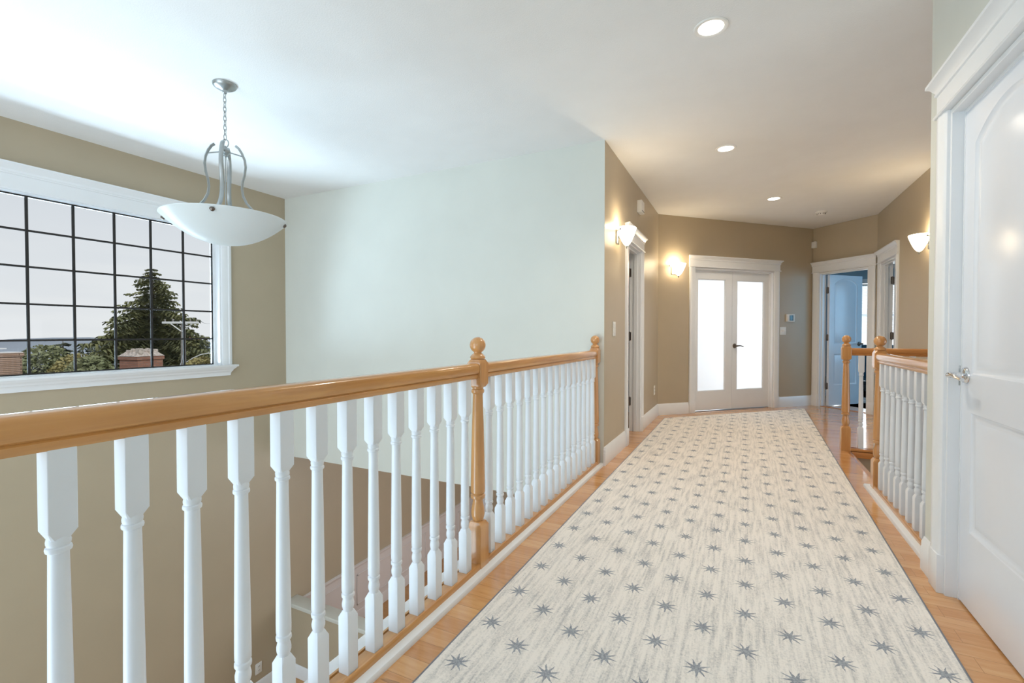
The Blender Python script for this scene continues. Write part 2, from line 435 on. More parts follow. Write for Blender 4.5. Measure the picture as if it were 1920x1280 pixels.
# closing walls that the camera does not see directly
wb = MB()
for x0, x1, z0, z1 in ((-5.0, -4.35, ZL, ZC), (-1.45, -.75, ZL, ZC), (-4.35, -1.45, ZL, ZL+.25), (-4.35, -1.45, 2.35, ZC),
                       (-.75, .60, SLAB, .55), (-.75, .60, 2.3, ZC), (.60, 5.2, SLAB, ZC), (-.75, 5.2, ZL, SLAB)):
    wb.box(x0, x1, -1.75, -1.6, z0, z1)
struct('wall_back', wb, TAN, 'wall behind the camera with openings added for daylight', 'wall')  # unseen wall; its window openings are added for the lamps outside
wo = MB()
wo.box(5.2, 5.3, -1.75, 14.3, ZL, ZC); wo.box(-5.1, -5.0, 8.6, 14.3, SLAB, ZC)
struct('wall_outer', wo, BLUEW, 'outer walls of the rooms beyond the hall', 'wall')
wr = MB(); wr.box(-5.0, 2.0, 14.2, 14.32, SLAB, ZC); wr.box(3.6, 5.3, 14.2, 14.32, SLAB, ZC)
wr.box(2.0, 3.6, 14.2, 14.32, SLAB, .75); wr.box(2.0, 3.6, 14.2, 14.32, 2.3, ZC)
struct('wall_far', wr, BLUEW, 'blue grey far wall of the bedroom seen through the open doorway', 'wall')
wp = MB(); wp.box(.30, .40, 8.95, 14.2, 0, ZC-.002); wp.box(-4.97, -1.145, 6.50, 6.60, 0, ZC-.002)
struct('wall_partition', wp, BLUEW, 'partitions between the rooms beyond the hall', 'wall')
wl = MB()
wl.box(-1.12, -1.02, -1.6, 3.8, ZL, SLAB)
struct('wall_lower_hall', wl, TAN, 'tan wall of the storey below under the hall edge', 'wall')
wl = MB(); wl.box(XW, 5.2, 8.4, 8.5, ZL, SLAB)
struct('wall_lower_far', wl, TAN, 'tan far wall of the room below, glimpsed past the newel post', 'wall')
wl = MB(); wl.box(.83, .87, 2.76, 5.3, ZL, -.022); wl.box(.87, 5.2, 5.27, 5.31, ZL, -.022)
struct('wall_stair_right', wl, TAN, 'tan stairwell sides under the right railings', 'wall')
wl = MB(); wl.box(-1.02, .83, -1.6, -1.5, ZL, SLAB); wl.box(.86, 5.2, 2.70, 2.765, ZL, ZC)
wl.box(1.676, 5.2, 5.225, 5.31, 0, ZC-.002)
struct('wall_stair_end', wl, TAN, 'tan end wall of the right stairwell', 'wall')

# ---- stair edge trim of the two landings (white caps the railings stand on)
CAPP = [(0, 0), (0, .013), (-.004, .019), (-.012, .021), (-.17, .021), (-.17, -.10), (-.155, -.10), (-.155, 0)]
mb = MB(); mb.sweep(CAPP, (-1.022, -.1, 0), (-1.022, YP-.001, 0), (1, 0, 0), (0, 0, 1))
struct('trim_1', mb, WHITE, 'white cap board along the left stairwell edge', 'trim', smooth=True)
mb = MB(); mb.sweep([(-a, b) for a, b in CAPP], (.761, YR+.001, 0), (.761, 4.075, 0), (1, 0, 0), (0, 0, 1))
struct('trim_2', mb, WHITE, 'white cap board under the right railing', 'trim', smooth=True)
mb = MB(); mb.box(.845, .885, 4.08, 5.25, -.03, .0005, .006); mb.box(.80, 1.56, 5.235, 5.30, -.06, -.002, .012)
struct('trim_3', mb, WOODX, 'wooden nosing around the right stair opening', 'trim', smooth=True)

# ---- baseboards
baseboard('baseboard_hall_left', F_hall, [(YP, 4.505), (5.365, A[1])], 'white baseboard along the left hall wall')
baseboard('baseboard_angled_left', F_ab, [(0.0, .49), (2.08, LAB)], 'white baseboard each side of the frosted double doors')
baseboard('baseboard_hall_right', F_cd, [(1.0, C[1]-5.22)], 'white baseboard along the right hall wall')
baseboard('baseboard_right', F_r, [(0, .14), (1.1, YR+1.6)], 'white baseboard beside the white panelled door')
baseboard('baseboard_left', F_win, [(-1.6, 3.75)], 'white baseboard at the foot of the tall stairwell wall', ZL)
mb = MB(); mb.sweep([(-p, q) for p, q in BASE], (XL, YP, 0), (XL+.017, YP, 0), (0, 1, 0), (0, 0, 1))
struct('baseboard_corner', mb, WHITE, 'small white baseboard return at the hall corner by the newel', 'baseboard')

# ---- door surrounds
HEAD = [(0, 0), (.028, 0), (.032, .006), (.028, .013), (.020, .015), (.020, .092), (.026, .096), (.028, .104), (.024, .110), (.028, .116), (.040, .135), (.052, .143), (.052, .155), (0, .155)]
LEG = [(0, 0), (.012, 0), (.020, .012), (.020, .05), (.023, .056), (.023, .082), (.018, .09), (0, .09)]
def surround(root, F, a, b, zt, depth=.115, legs=True):
    """casing, header and jamb lining of an opening a..b; parts of the door root (root sits at the frame)."""
    inv = root.matrix_world.inverted() @ F
    for s, sg in ((a, -1), (b, 1)):
        mb = MB(inv)
        mb.sweep([(sg*q, -p) for p, q in LEG], (s-sg*.0, 0, 0), (s, 0, zt+.01), (1, 0, 0), (0, 1, 0))
        mb.box(min(s-sg*.0015, s+sg*.094), max(s-sg*.0015, s+sg*.094), -.026, -.0005, 0, .16, .003)
        obj('casing', mb, WHITE, root)
    mb = MB(inv)
    a2, b2 = a-.095, b+.095
    z0 = zt+.003
    prof = HEAD
    n = len(prof); vs = []; fs = []
    for p, q in prof: vs.append((a2-max(p-.02, 0), -p, z0+q))
    for p, q in prof: vs.append((b2+max(p-.02, 0), -p, z0+q))
    fs = [(i, (i+1) % n, n+(i+1) % n, n+i) for i in range(n)] + [tuple(range(n-1, -1, -1)), tuple(range(n, 2*n))]
    mb.add(vs, fs)
    obj('header', mb, WHITE, root)
    mb = MB(inv); t = .018
    mb.box(a, a+t, -.002, depth+.004, 0, zt); mb.box(b-t, b, -.002, depth+.004, 0, zt); mb.box(a+t, b-t, -.002, depth+.004, zt-t, zt)
    st = .035
    mb.box(a+t, a+t+.012, .0+st, depth-.045, 0, zt-t); mb.box(b-t-.012, b-t, st, depth-.045, 0, zt-t); mb.box(a+t+.012, b-t-.012, st, depth-.045, zt-t-.012, zt-t)
    obj('jamb', mb, WHITE, root)
def panel_door_mb(w, h, th, M, panels):
    """moulded slab, x 0..w, y 0 (front)..th, z 0..h; panels = list of closed outlines (x, z)."""
    mb = MB(M)
    def offset(poly, d):
        n = len(poly); r = []
        for i in range(n):
            p0, p1, p2 = Vector(poly[i-1]), Vector(poly[i]), Vector(poly[(i+1) % n])
            e1 = (p1-p0).normalized(); e2 = (p2-p1).normalized()
            n1 = Vector((-e1.y, e1.x)); n2 = Vector((-e2.y, e2.x)); m = (n1+n2)
            m = m/max(m.length_squared/2, .2)
            r.append(p1+m*d)
        return r
    for side in (0, 1):
        Y = (lambda d: d) if side == 0 else (lambda d: th-d)
        b = bmesh.new(); es = []
        def loop(poly):
            vs = [b.verts.new((p[0], Y(0), p[1])) for p in poly]
            return [b.edges.new((vs[i-1], vs[i])) for i in range(len(vs))]
        es += loop([(0, 0), (w, 0), (w, h), (0, h)])
        for pl in panels: es += loop(pl)
        bmesh.ops.triangle_fill(b, use_beauty=True, use_dissolve=False, edges=es, normal=(0, -1, 0))
        mb.bm(b)
        for pl in panels:
            rings = [(0, 0), (.010, .007), (.020, .009), (.032, .006), (.055, .002)]
            n = len(pl); vs = []; fs = []
            for off, d in rings:
                q = offset(pl, off)
                vs += [(p[0], Y(d), p[1]) for p in q]
            for k in range(len(rings)-1):
                for i in range(n):
                    j = (i+1) % n; fs.append((k*n+i, k*n+j, (k+1)*n+j, (k+1)*n+i))
            fs.append(tuple((len(rings)-1)*n+i for i in range(n)))
            mb.add(vs, fs)
    mb.add([(0,0,0),(w,0,0),(w,th,0),(0,th,0),(0,0,h),(w,0,h),(w,th,h),(0,th,h)], [(0,1,2,3),(4,7,6,5),(0,4,5,1),(1,5,6,2),(2,6,7,3),(3,7,4,0)][:2]+[(1,5,6,2),(3,7,4,0)])
    return mb
def arch_panels(w, st=.105):
    x0, x1 = st, w-st
    top = [(x0, .915), (x1, .915), (x1, 1.80)]
    n = 14; rise = .09
    R = ((x1-x0)/2)**2/(2*rise)+rise/2; cx = (x0+x1)/2; a0 = math.asin((x1-x0)/2/R)
    for i in range(1, n):
        a = a0-2*a0*i/n; top.append((cx+R*math.sin(a), 1.80+rise-R+R*math.cos(a)))
    top.append((x0, 1.80))
    return [[(x0, .30), (x1, .30), (x1, .765), (x0, .765)], top]
def hinge(root, M, z):
    mb = MB(root.matrix_world.inverted() @ M)
    mb.box(-.018, .018, -.0025, .0025, z-.045, z+.045); mb.lathe([(.006, z-.05), (.007, z-.047), (.007, z+.047), (.006, z+.05)], 10)
    obj('hinge', mb, BRONZE, root)
def lever(root, M, mat, length=.10, sgn=1, parent=None):
    """rose on plane y=0 (outside is -y), lever running along +x*sgn."""
    mb = MB(root.matrix_world.inverted() @ M)
    Rm = Matrix.Rotation(PI/2, 4, 'X')       # z -> -y
    mb.lathe([(.0335, 0), (.0335, .004), (.030, .009), (.022, .012), (.013, .014), (.0115, .02), (.0115, .045), (.013, .05), (.010, .058), (.004, .060)], 24, M=Rm)
    mb.tube([(0, -.050, 0), (sgn*.02, -.054, .002), (sgn*.05, -.056, .003), (sgn*.08, -.053, -.003), (sgn*length, -.048, -.010)], [.0115, .011, .009, .008, .0065], 12, flat=1.25)
    return obj('door_handle', mb, mat, parent or root)

# door 1: the big white door at right
d1 = thing('door_1', 'white panelled door with arched upper panel at the right edge', 'door', M=F_r, kind='structure')
surround(d1, F_r, .235, 1.005, 1.99)
ML = F_r @ Matrix.Translation((.255, .036, .008))
lf = obj('door_leaf', panel_door_mb(.73, 1.962, .036, d1.matrix_world.inverted() @ ML, arch_panels(.73, .10)), DOORW, d1)
lever(d1, F_r @ Matrix.Translation((.255+.055, .036, .915)), CHROME, .11, 1)
mb = MB(); mb.box(.252, .2545, .03, .06, .87, .95, .001)
obj('handle_shadow_plate', mb, NICKEL, d1)  # nickel plate put where the handle's shadow falls on the jamb

# door 2: doorway in the hall left wall, leaf folded back into its room
d2 = thing('door_2', 'narrow doorway with open white door beside the left hall sconce', 'door', M=F_hall @ Matrix.Translation((4.935, 0, 0)), kind='structure')
surround(d2, F_hall, 4.60, 5.27, 1.975)
ML = frame((XL-.135, 5.235), (-1, 0), (0, -1)) @ Matrix.Translation((0, -.018, .01))
obj('door_leaf', panel_door_mb(.63, 1.94, .036, d2.matrix_world.inverted() @ ML, arch_panels(.63, .09)), WHITE, d2)
for z in (.33, 1.05, 1.75): hinge(d2, frame((XL-.118, 5.25), (-1, 0), (0, -1)), z)

# door 3: frosted double doors
d3 = thing('door_3', 'pair of white french doors with tall frosted panes', 'door', M=F_ab @ Matrix.Translation((1.285, 0, 0)), kind='structure')
surround(d3, F_ab, .585, 1.985, 1.975, depth=.12)
def french_leaf(s0, s1, hand):
    y0 = .062; th = .036; z0, z1 = .013, 1.952
    g0, g1, gz0, gz1 = (s0+.085, s1-.115, .275, 1.835) if hand < 0 else (s0+.085, s1-.105, .275, 1.835)
    inv = d3.matrix_world.inverted() @ F_ab
    mb = MB(inv)
    mb.box(s0, g0, y0, y0+th, z0, z1); mb.box(g1, s1, y0, y0+th, z0, z1)
    mb.box(g0, g1, y0, y0+th, z0, gz0); mb.box(g0, g1, y0, y0+th, gz1, z1)
    for a, b, c, d in ((g0, g0+.012, gz0, gz1), (g1-.012, g1, gz0, gz1), (g0, g1, gz0, gz0+.012), (g0, g1, gz1-.012, gz1)):
        mb.box(a, b, y0+.006, y0+th-.006, c, d)
    leaf = obj('door_leaf', mb, WHITE, d3)
    gl = MB(inv); gl.box(g0-.003, g1+.003, y0+.015, y0+.021, gz0-.003, gz1+.003)
    obj('frosted_pane', gl, FROST, leaf)
    return leaf
french_leaf(.604, 1.283, -1)
lf2 = french_leaf(1.287, 1.966, 1)
lever(d3, F_ab @ Matrix.Translation((1.287+.045, .062, .905)), BRONZE, .11, 1, parent=lf2)
mb = MB(d3.matrix_world.inverted() @ F_ab); mb.box(.604, 1.966, .05, .115, 0, .006, .002)
obj('threshold', mb, NICKEL, d3)

# door 4: open door into the blue bedroom
d4 = thing('door_4', 'open arched-panel door standing in the blue bedroom doorway', 'door', M=F_bc @ Matrix.Translation((.46, 0, 0)), kind='structure')
surround(d4, F_bc, .10, .815, 1.975, depth=.12)
ML = F_bc @ Matrix.Translation((.172, .128, .012)) @ Matrix.Rotation(math.radians(90), 4, 'Z')
leaf4 = obj('door_leaf', panel_door_mb(.675, 1.935, .036, d4.matrix_world.inverted() @ ML, arch_panels(.675, .10)), DOORW, d4)
for z in (.30, 1.02, 1.72): hinge(d4, F_bc @ Matrix.Translation((.140, .127, 0)), z)
lever(d4, ML @ Matrix.Translation((.675-.055, 0, .91)), BRONZE, .10, -1)
mb = MB(d4.matrix_world.inverted() @ F_bc); mb.box(.118, .797, .03, .10, 0, .007, .002)
obj('threshold', mb, WOODX, d4)

# door 5: doorway in the right hall wall
d5 = thing('door_5', 'narrow white doorway left of the right hall sconce', 'door', M=F_cd @ Matrix.Translation((.555, 0, 0)), kind='structure')
surround(d5, F_cd, .205, .905, 1.975)
ML = F_cd @ Matrix.Translation((.228, .13, .01)) @ Matrix.Rotation(math.radians(90), 4, 'Z')
obj('door_leaf', panel_door_mb(.66, 1.94, .036, d5.matrix_world.inverted() @ ML @ Matrix.Translation((0, -.036, 0)), arch_panels(.66, .09)), WHITE, d5)
for z in (.33, 1.05, 1.75): hinge(d5, F_cd @ Matrix.Translation((.235, .112, 0)) @ Matrix.Rotation(math.radians(90), 4, 'Z'), z)

# ---- window 1
w1 = thing('window_1', 'wide white window with dark grid above the stairwell', 'window', M=F_win @ Matrix.Translation((1.88, 0, .757)), kind='structure')
inv = w1.matrix_world.inverted() @ F_win
a, b, z0, z1 = WIN
mb = MB(inv)
for s, sg in ((a, -1), (b, 1)):
    mb.sweep([(sg*q, -p) for p, q in [(0, 0), (.012, 0), (.018, .01), (.018, .06), (.024, .068), (.024, .088), (.018, .097), (0, .097)]], (s, 0, z0), (s, 0, z1+.005), (1, 0, 0), (0, 1, 0))
obj('casing', mb, WHITE, w1)
mb = MB(inv)
hp = [(0, 0), (.016, 0), (.02, .006), (.02, .105), (.026, .110), (.024, .118), (.030, .125), (.030, .140), (.045, .160), (.060, .178), (.060, .190), (0, .190)]
n = len(hp)
vs = [(a-.10-max(p-.02, 0), -p, z1+q) for p, q in hp]+[(b+.10+max(p-.02, 0), -p, z1+q) for p, q in hp]
mb.add(vs, [(i, (i+1) % n, n+(i+1) % n, n+i) for i in range(n)] + [tuple(range(n-1, -1, -1)), tuple(range(n, 2*n))])
obj('header', mb, WHITE, w1)
mb = MB(inv); mb.box(a-.145, b+.145, -.06, .08, z0-.022, z0, .005)
ap = [(0, -.022), (.052, -.022), (.048, -.034), (.036, -.045), (.030, -.055), (.028, -.065), (.022, -.07), (.016, -.085), (.013, -.112), (0, -.112)]
n = len(ap)
vs = [(a-.097-(p-.013)*1.2, -p, z0+q) for p, q in ap]+[(b+.082+(p-.013)*1.2, -p, z0+q) for p, q in ap]
mb.add(vs, [(i, (i+1) % n, n+(i+1) % n, n+i) for i in range(n)] + [tuple(range(n-1, -1, -1)), tuple(range(n, 2*n))])
obj('sill', mb, WHITE, w1)
mb = MB(inv); t = .016
mb.box(a, a+t, 0, .16, z0, z1); mb.box(b-t, b, 0, .16, z0, z1); mb.box(a+t, b-t, 0, .16, z1-t*.5, z1); mb.box(a+t, b-t, .03, .16, z0, z0+t*.4)
mb.box(a+t, a+t+.022, .065, .12, z0, z1); mb.box(b-t-.022, b-t, .065, .12, z0, z1)
obj('window_frame', mb, WHITE, w1)
ys = [2.982-.2783*k for k in range(9)]
mb = MB(inv)
for y in ys: mb.box(y-.008, y+.008, .078, .092, z0+.004, z1-.006)
for z in (z0+.008, 1.027, 1.304, 1.588, 1.863, z1-.010): mb.box(a+.03, b-.03, .0785, .0915, z-.0075, z+.0075)
obj('window_grid', mb, DARKM, w1)
mb = MB(inv); mb.box(a+.03, b-.03, .083, .087, z0+.006, z1-.006)
obj('window_pane', mb, WGLASS, w1)

# ---- lower storey: pony wall, wainscot, crown
mb = MB(); mb.box(XW, -3.50, 3.765, 3.875, ZL, -2.115)
struct('wall_pony', mb, TAN, 'low tan half wall below the pale wall, seen between balusters', 'wall')
mb = MB(); mb.box(XW, -3.46, 3.735, 3.905, -2.10, -2.065, .006); mb.box(XW, -3.485, 3.748, 3.89, -2.125, -2.10, .008)
struct('trim_4', mb, PALE_LIT, 'cap on the low half wall below, daylight painted into its pale colour', 'trim', smooth=True)
mb = MB(); mb.sweep([(-p, q+ZL) for p, q in BASE], (XW, 3.765, 0), (-3.5, 3.765, 0), (0, 1, 0), (0, 0, 1))
struct('baseboard_pony', mb, WHITE, 'white baseboard along the low half wall below', 'baseboard', smooth=True)
WAIN = simple('pinkish_white_wainscot', (.72, .68, .655), .4, var=.01)
mb = MB(F_win); mb.box(3.88, 8.39, -.012, 0, ZL, -2.17)
mb.sweep([(-p, q) for p, q in [(0, -2.18), (.018, -2.18), (.022, -2.165), (.034, -2.15), (.034, -2.135), (.024, -2.13), (0, -2.13)]], (3.88, 0, 0), (8.39, 0, 0), (0, 1, 0), (0, 0, 1))
mb.sweep([(-p-.012, q+ZL) for p, q in BASE], (3.88, 0, 0), (8.39, 0, 0), (0, 1, 0), (0, 0, 1))
y = 4.0
while y+.72 < 8.35:
    p0, p1, q0, q1 = y, y+.72, -2.70, -2.27
    for s0, s1, c0, c1 in ((p0, p1, q0, q0+.02), (p0, p1, q1-.02, q1), (p0, p0+.02, q0, q1), (p1-.02, p1, q0, q1)):
        mb.box(s0, s1, -.024, -.012, c0, c1, .004, 1)
    y += .86
struct('trim_5', mb, WAIN, 'pale panelled wainscot on the wall of the room below', 'wainscot', smooth=True)
mb = MB(F_win); mb.sweep([(-p, SLAB-q) for p, q in [(0, .0), (.055, .0), (.050, .010), (.02, .04), (.008, .05), (0, .05)]], (3.9, 0, 0), (8.39, 0, 0), (0, 1, 0), (0, 0, 1))
struct('trim_6', mb, WHITE, 'white crown moulding at the ceiling of the room below', 'trim', smooth=True)
mb = MB(); mb.box(XW+.012, XW+.10, 8.365, 8.4, ZL, -.9, .004)
struct('trim_7', mb, WHITE, 'cream door casing in the far corner of the room below', 'trim', smooth=True)

# ---- flight of steps going down inside the right stair opening
st = thing('staircase', 'wooden steps going down behind the right railing', 'stairs', loc=(.9, 4.66, -1.0), kind='structure')
for k in range(10):
    x = .885+.262*k; z = -.185*(k+1)
    mb = MB(Matrix.Translation((-.9, -4.66, 1.0))); mb.box(x-.025, x+.275, 4.12, 5.265, z-.03, z, .008)
    obj('tread', mb, WOODX, st)
    mb = MB(Matrix.Translation((-.9, -4.66, 1.0))); mb.box(x-.002, x+.012, 4.12, 5.265, z, z+.155)
    obj('riser', mb, WHITE, st)
mb = MB(Matrix.Translation((-.9, -4.66, 1.0)))
mb.add([(.875, 4.08, -.03), (.875, 4.08, -.5), (3.6, 4.08, -2.4), (3.6, 4.08, -1.93), (.875, 4.119, -.03), (.875, 4.119, -.5), (3.6, 4.119, -2.4), (3.6, 4.119, -1.93)],
       [(0,1,2,3), (7,6,5,4), (0,4,5,1), (1,5,6,2), (2,6,7,3), (3,7,4,0)])
obj('stringer', mb, WHITE, st)

# ------------------------------------------------------------------ balustrades
def newel_mb():
    mb = MB()
    mb.sqloft([(.0365, .0, .002), (.0365, .205, .002), (.028, .224, .006), (.020, .228, .008)])
    mb.lathe([(.0215, .226), (.027, .236), (.0305, .252), (.031, .268), (.029, .285), (.0245, .305), (.0225, .318), (.0235, .326), (.0315, .329), (.0335, .336), (.0325, .344), (.027, .349),
              (.0325, .356), (.033, .38), (.031, .50), (.0275, .65), (.0235, .77), (.0225, .80), (.0235, .806), (.0285, .811), (.0300, .818), (.0285, .826), (.024, .829), (.0265, .835), (.0265, .848)], 24)
    mb.sqloft([(.030, .838, .012), (.0365, .852, .004), (.0365, .945, .004), (.030, .962, .010), (.024, .964, .012)])
    return mb
def finial_mb():
    mb = MB()
    mb.lathe([(.024, .962), (.032, .964), (.035, .970), (.033, .977), (.027, .984), (.021, .989), (.0175, .993), (.0185, .997)], 24)
    pr = []
    for i in range(13):
        a = -1.05+(1.05+PI/2-.01)*i/12
        pr.append((max(.0365*math.cos(a), .0004), 1.0275+.0365*math.sin(a)))
    mb.lathe(pr, 26)
    return mb
def baluster_mb():
    mb = MB()
    h = .0205
    mb.sqloft([(h, .030, .001), (h, .212, .001), (.013, .230, .003)])
    mb.lathe([(.0125, .222), (.0145, .230), (.0182, .243), (.0185, .251), (.0160, .262), (.0150, .267), (.0160, .270), (.0190, .272), (.0196, .277), (.0190, .282), (.0160, .285), (.0188, .290),
              (.0190, .31), (.0180, .42), (.0162, .58), (.0148, .688), (.0150, .693), (.0182, .695), (.0190, .699), (.0182, .703), (.0160, .705), (.0172, .708), (.0176, .713), (.0165, .718), (.0150, .724)], 16)
    mb.sqloft([(.013, .716, .004), (h, .733, .001), (h, .885, .001)])
    return mb
RAILP = [(-.020, .878), (.020, .878), (.024, .884), (.0245, .894), (.021, .898), (.027, .902), (.0305, .912), (.0315, .924), (.0295, .935), (.025, .942), (.018, .9455), (0, .9465)]
RAILP = RAILP[:2] + RAILP[2:] + [(-a, b) for a, b in RAILP[2:-1]][::-1]
SHOEP = [(-.034, .021), (.034, .021), (.034, .040), (.031, .0445), (.0235, .0445), (.0225, .036), (.020, .036), (.019, .0405), (-.019, .0405), (-.020, .036), (-.0225, .036), (-.0235, .0445), (-.031, .0445), (-.034, .040)]
NEW = newel_mb(); FIN = finial_mb(); BAL = baluster_mb()
def make_newel(root, x, y, z0, proto=None):
    if proto: return dup(proto, (x, y, z0), root)
    n = obj('newel_post', NEW, WOODZ, root); n.location = (x, y, z0)
    obj('ball_finial', FIN, WOODZ, n)
    return n
def rail_run(root, p0, p1, mat, shoe=True, name='handrail'):
    d = Vector(p1)-Vector(p0); side = Vector((-d.y, d.x, 0)).normalized()
    mb = MB(); mb.sweep(RAILP, p0, p1, side, (0, 0, 1)); obj(name, mb, mat, root)
    if shoe:
        mb = MB(); mb.sweep(SHOEP, p0, p1, side, (0, 0, 1)); obj('shoe_rail', mb, mat, root)
# left
bl = thing('balustrade', 'long balustrade with white balusters and maple handrail along the left stairwell', 'railing', loc=(-1.09, 1.85, 0), group=None)
NP = [-.015, 1.855, 3.733]
rail_run(bl, (0, NP[0]+.02-1.85, 0), (0, NP[1]-.03-1.85, 0), WOODY)
rail_run(bl, (0, NP[1]+.03-1.85, 0), (0, NP[2]-.03-1.85, 0), WOODY)
nw = make_newel(bl, 0, NP[1]-1.85, 0)
# newels stand on the cap: cut the base block at the cap top
make_newel(bl, 0, NP[2]-1.85, 0, nw); make_newel(bl, 0, NP[0]-1.85, 0, nw)
b0 = obj('baluster', BAL, BALW, bl); b0.location = (0, 1.744-1.85, 0)
for k in range(1, 15): dup(b0, (0, 1.744-.1130*k-1.85, 0), bl)
for k in range(16): dup(b0, (0, 1.960+.1135*k-1.85, 0), bl)
# right, near
br = thing('balustrade', 'short white balustrade ending at the wall beside the panelled door', 'railing', loc=(.83, 3.4, 0))
rail_run(br, (0, 3.965-3.4, 0), (0, YR+.002-3.4, 0), WOODY)
make_newel(br, 0, 3.995-3.4, 0, nw)
for k in range(9): dup(b0, (0, 3.885-.1195*k-3.4, 0), br)
# right, far
bf = thing('balustrade', 'far balustrade crossing behind the near right newel post', 'railing', loc=(.845, 5.27, 0))
d = MB(); d.sweep(RAILP, (.03, 0, 0), (1.555-.845, 0, 0), (0, 1, 0), (0, 0, 1)); obj('handrail', d, WOODX, bf)
d = MB(); d.sweep([(a, q-.018) for a, q in SHOEP], (.03, 0, 0), (1.555-.845, 0, 0), (0, 1, 0), (0, 0, 1)); obj('shoe_rail', d, WOODX, bf)
make_newel(bf, 0, 0, 0, nw)
for k in range(5): dup(b0, (.115+.122*k, 0, 0), bf)

# ------------------------------------------------------------------ rug
def rugx(y): return .634+(y-1.916)/(7.9-1.916)*.142
mb = MB()
poly = [(-.905, -.9), (rugx(-.9), -.9), (rugx(7.86), 7.86), (-.900, 6.19)]
mb.prism(poly, .001, .010)
rg = tag(obj('rug', mb, RUG, None, False, recentre=False), 'long cream runner with grey blue stars on the hall floor', 'rug')
for i in range(len(poly)):
    p, q = Vector((*poly[i], .006)), Vector((*poly[(i+1) % 4], .006))
    if i in (0, 2): continue
    e = MB(); e.tube([p, (p+q)/2, q], .0055, 6); o = obj('binding', e, RUGEDGE, rg)

# ------------------------------------------------------------------ pendant
PX, PY = -2.946, 1.881
pd = thing('pendant_light', 'nickel pendant with frosted glass bowl hanging over the stairwell', 'lamp', loc=(PX, PY, 1.64))
T = Matrix.Translation((0, 0, -1.64))
mb = MB(T); mb.lathe([(.004, 2.588), (.012, 2.59), (.014, 2.607), (.022, 2.612), (.045, 2.618), (.060, 2.627), (.066, 2.634), (.068, 2.6465)], 32); obj('canopy', mb, NICKEL, pd)
mb = MB(T)
zt = 2.595; L = .034; k = 0
while zt-L > 2.30:
    pts = []
    for i in range(14):
        a_ = 2*PI*i/14; u = .0085*math.cos(a_); w = (L/2+.004)*math.sin(a_)
        pts.append((u, 0, zt-L/2+w) if k % 2 == 0 else (0, u, zt-L/2+w))
    mb.tube(pts, .0021, 6, closed=True); zt -= L-.005; k += 1
obj('chain', mb, NICKEL, pd)
mb = MB(T)
mb.tube([(.021*math.cos(2*PI*i/20)*.885, .021*math.cos(2*PI*i/20)*.465, 2.278+.025*math.sin(2*PI*i/20)) for i in range(20)], .0034, 8, closed=True)
mb.lathe([(.004, 2.19), (.009, 2.192), (.009, 2.205), (.018, 2.208), (.028, 2.220), (.030, 2.228), (.028, 2.236), (.018, 2.248), (.010, 2.252), (.005, 2.262)], 24)
obj('hub', mb, NICKEL, pd)
mb = MB(T); mb.lathe([(.0035, 1.72), (.0035, 2.20)], 8); obj('stem_rod', mb, NICKEL, pd)
base_ang = math.atan2(-PY, -PX)-.20
arm_pts = [(.058, 2.268), (.075, 2.255), (.093, 2.225), (.108, 2.185), (.113, 2.14), (.107, 2.09), (.096, 2.045), (.091, 2.00), (.097, 1.955), (.118, 1.91), (.150, 1.872), (.19, 1.842), (.24, 1.818), (.29, 1.803), (.325, 1.800)]
for q in range(4):
    an = base_ang+q*PI/2
    c_, s_ = math.cos(an), math.sin(an)
    mb = MB(T); mb.tube([(r_*c_, r_*s_, z_) for r_, z_ in arm_pts], .0075, 8, flat=1.75)
    mb.tube([(0, 0, 2.228), (.105*c_, .105*s_, 2.205)], .0042, 6)
    arm = obj('arm', mb, NICKEL, pd)
    mb = MB(T @ Matrix.Rotation(an, 4, 'Z') @ Matrix.Translation((.330, 0, 1.788)) @ Matrix.Rotation(PI/2+.5, 4, 'Y'))
    mb.lathe([(.004, -.035), (.004, 0), (.013, .002), (.014, .008), (.010, .014), (.003, .017)], 14)
    obj('bowl_screw', mb, BRONZE, arm)
RB = .345; out_ = []; in_ = []
for i in range(22):
    t_ = i/21; r_ = .003+(RB-.003)*t_
    out_.append((r_, 1.640+.160*(t_**2.1)))
lip = [(RB+.004, 1.804), (RB+.002, 1.810), (RB-.004, 1.811)]
for r_, z_ in out_[::-1][1:]: in_.append((max(r_-.004, .002), z_+.007))
mb = MB(T); mb.lathe(out_+lip+in_, 64); obj('glass_bowl', mb, BOWL, pd)

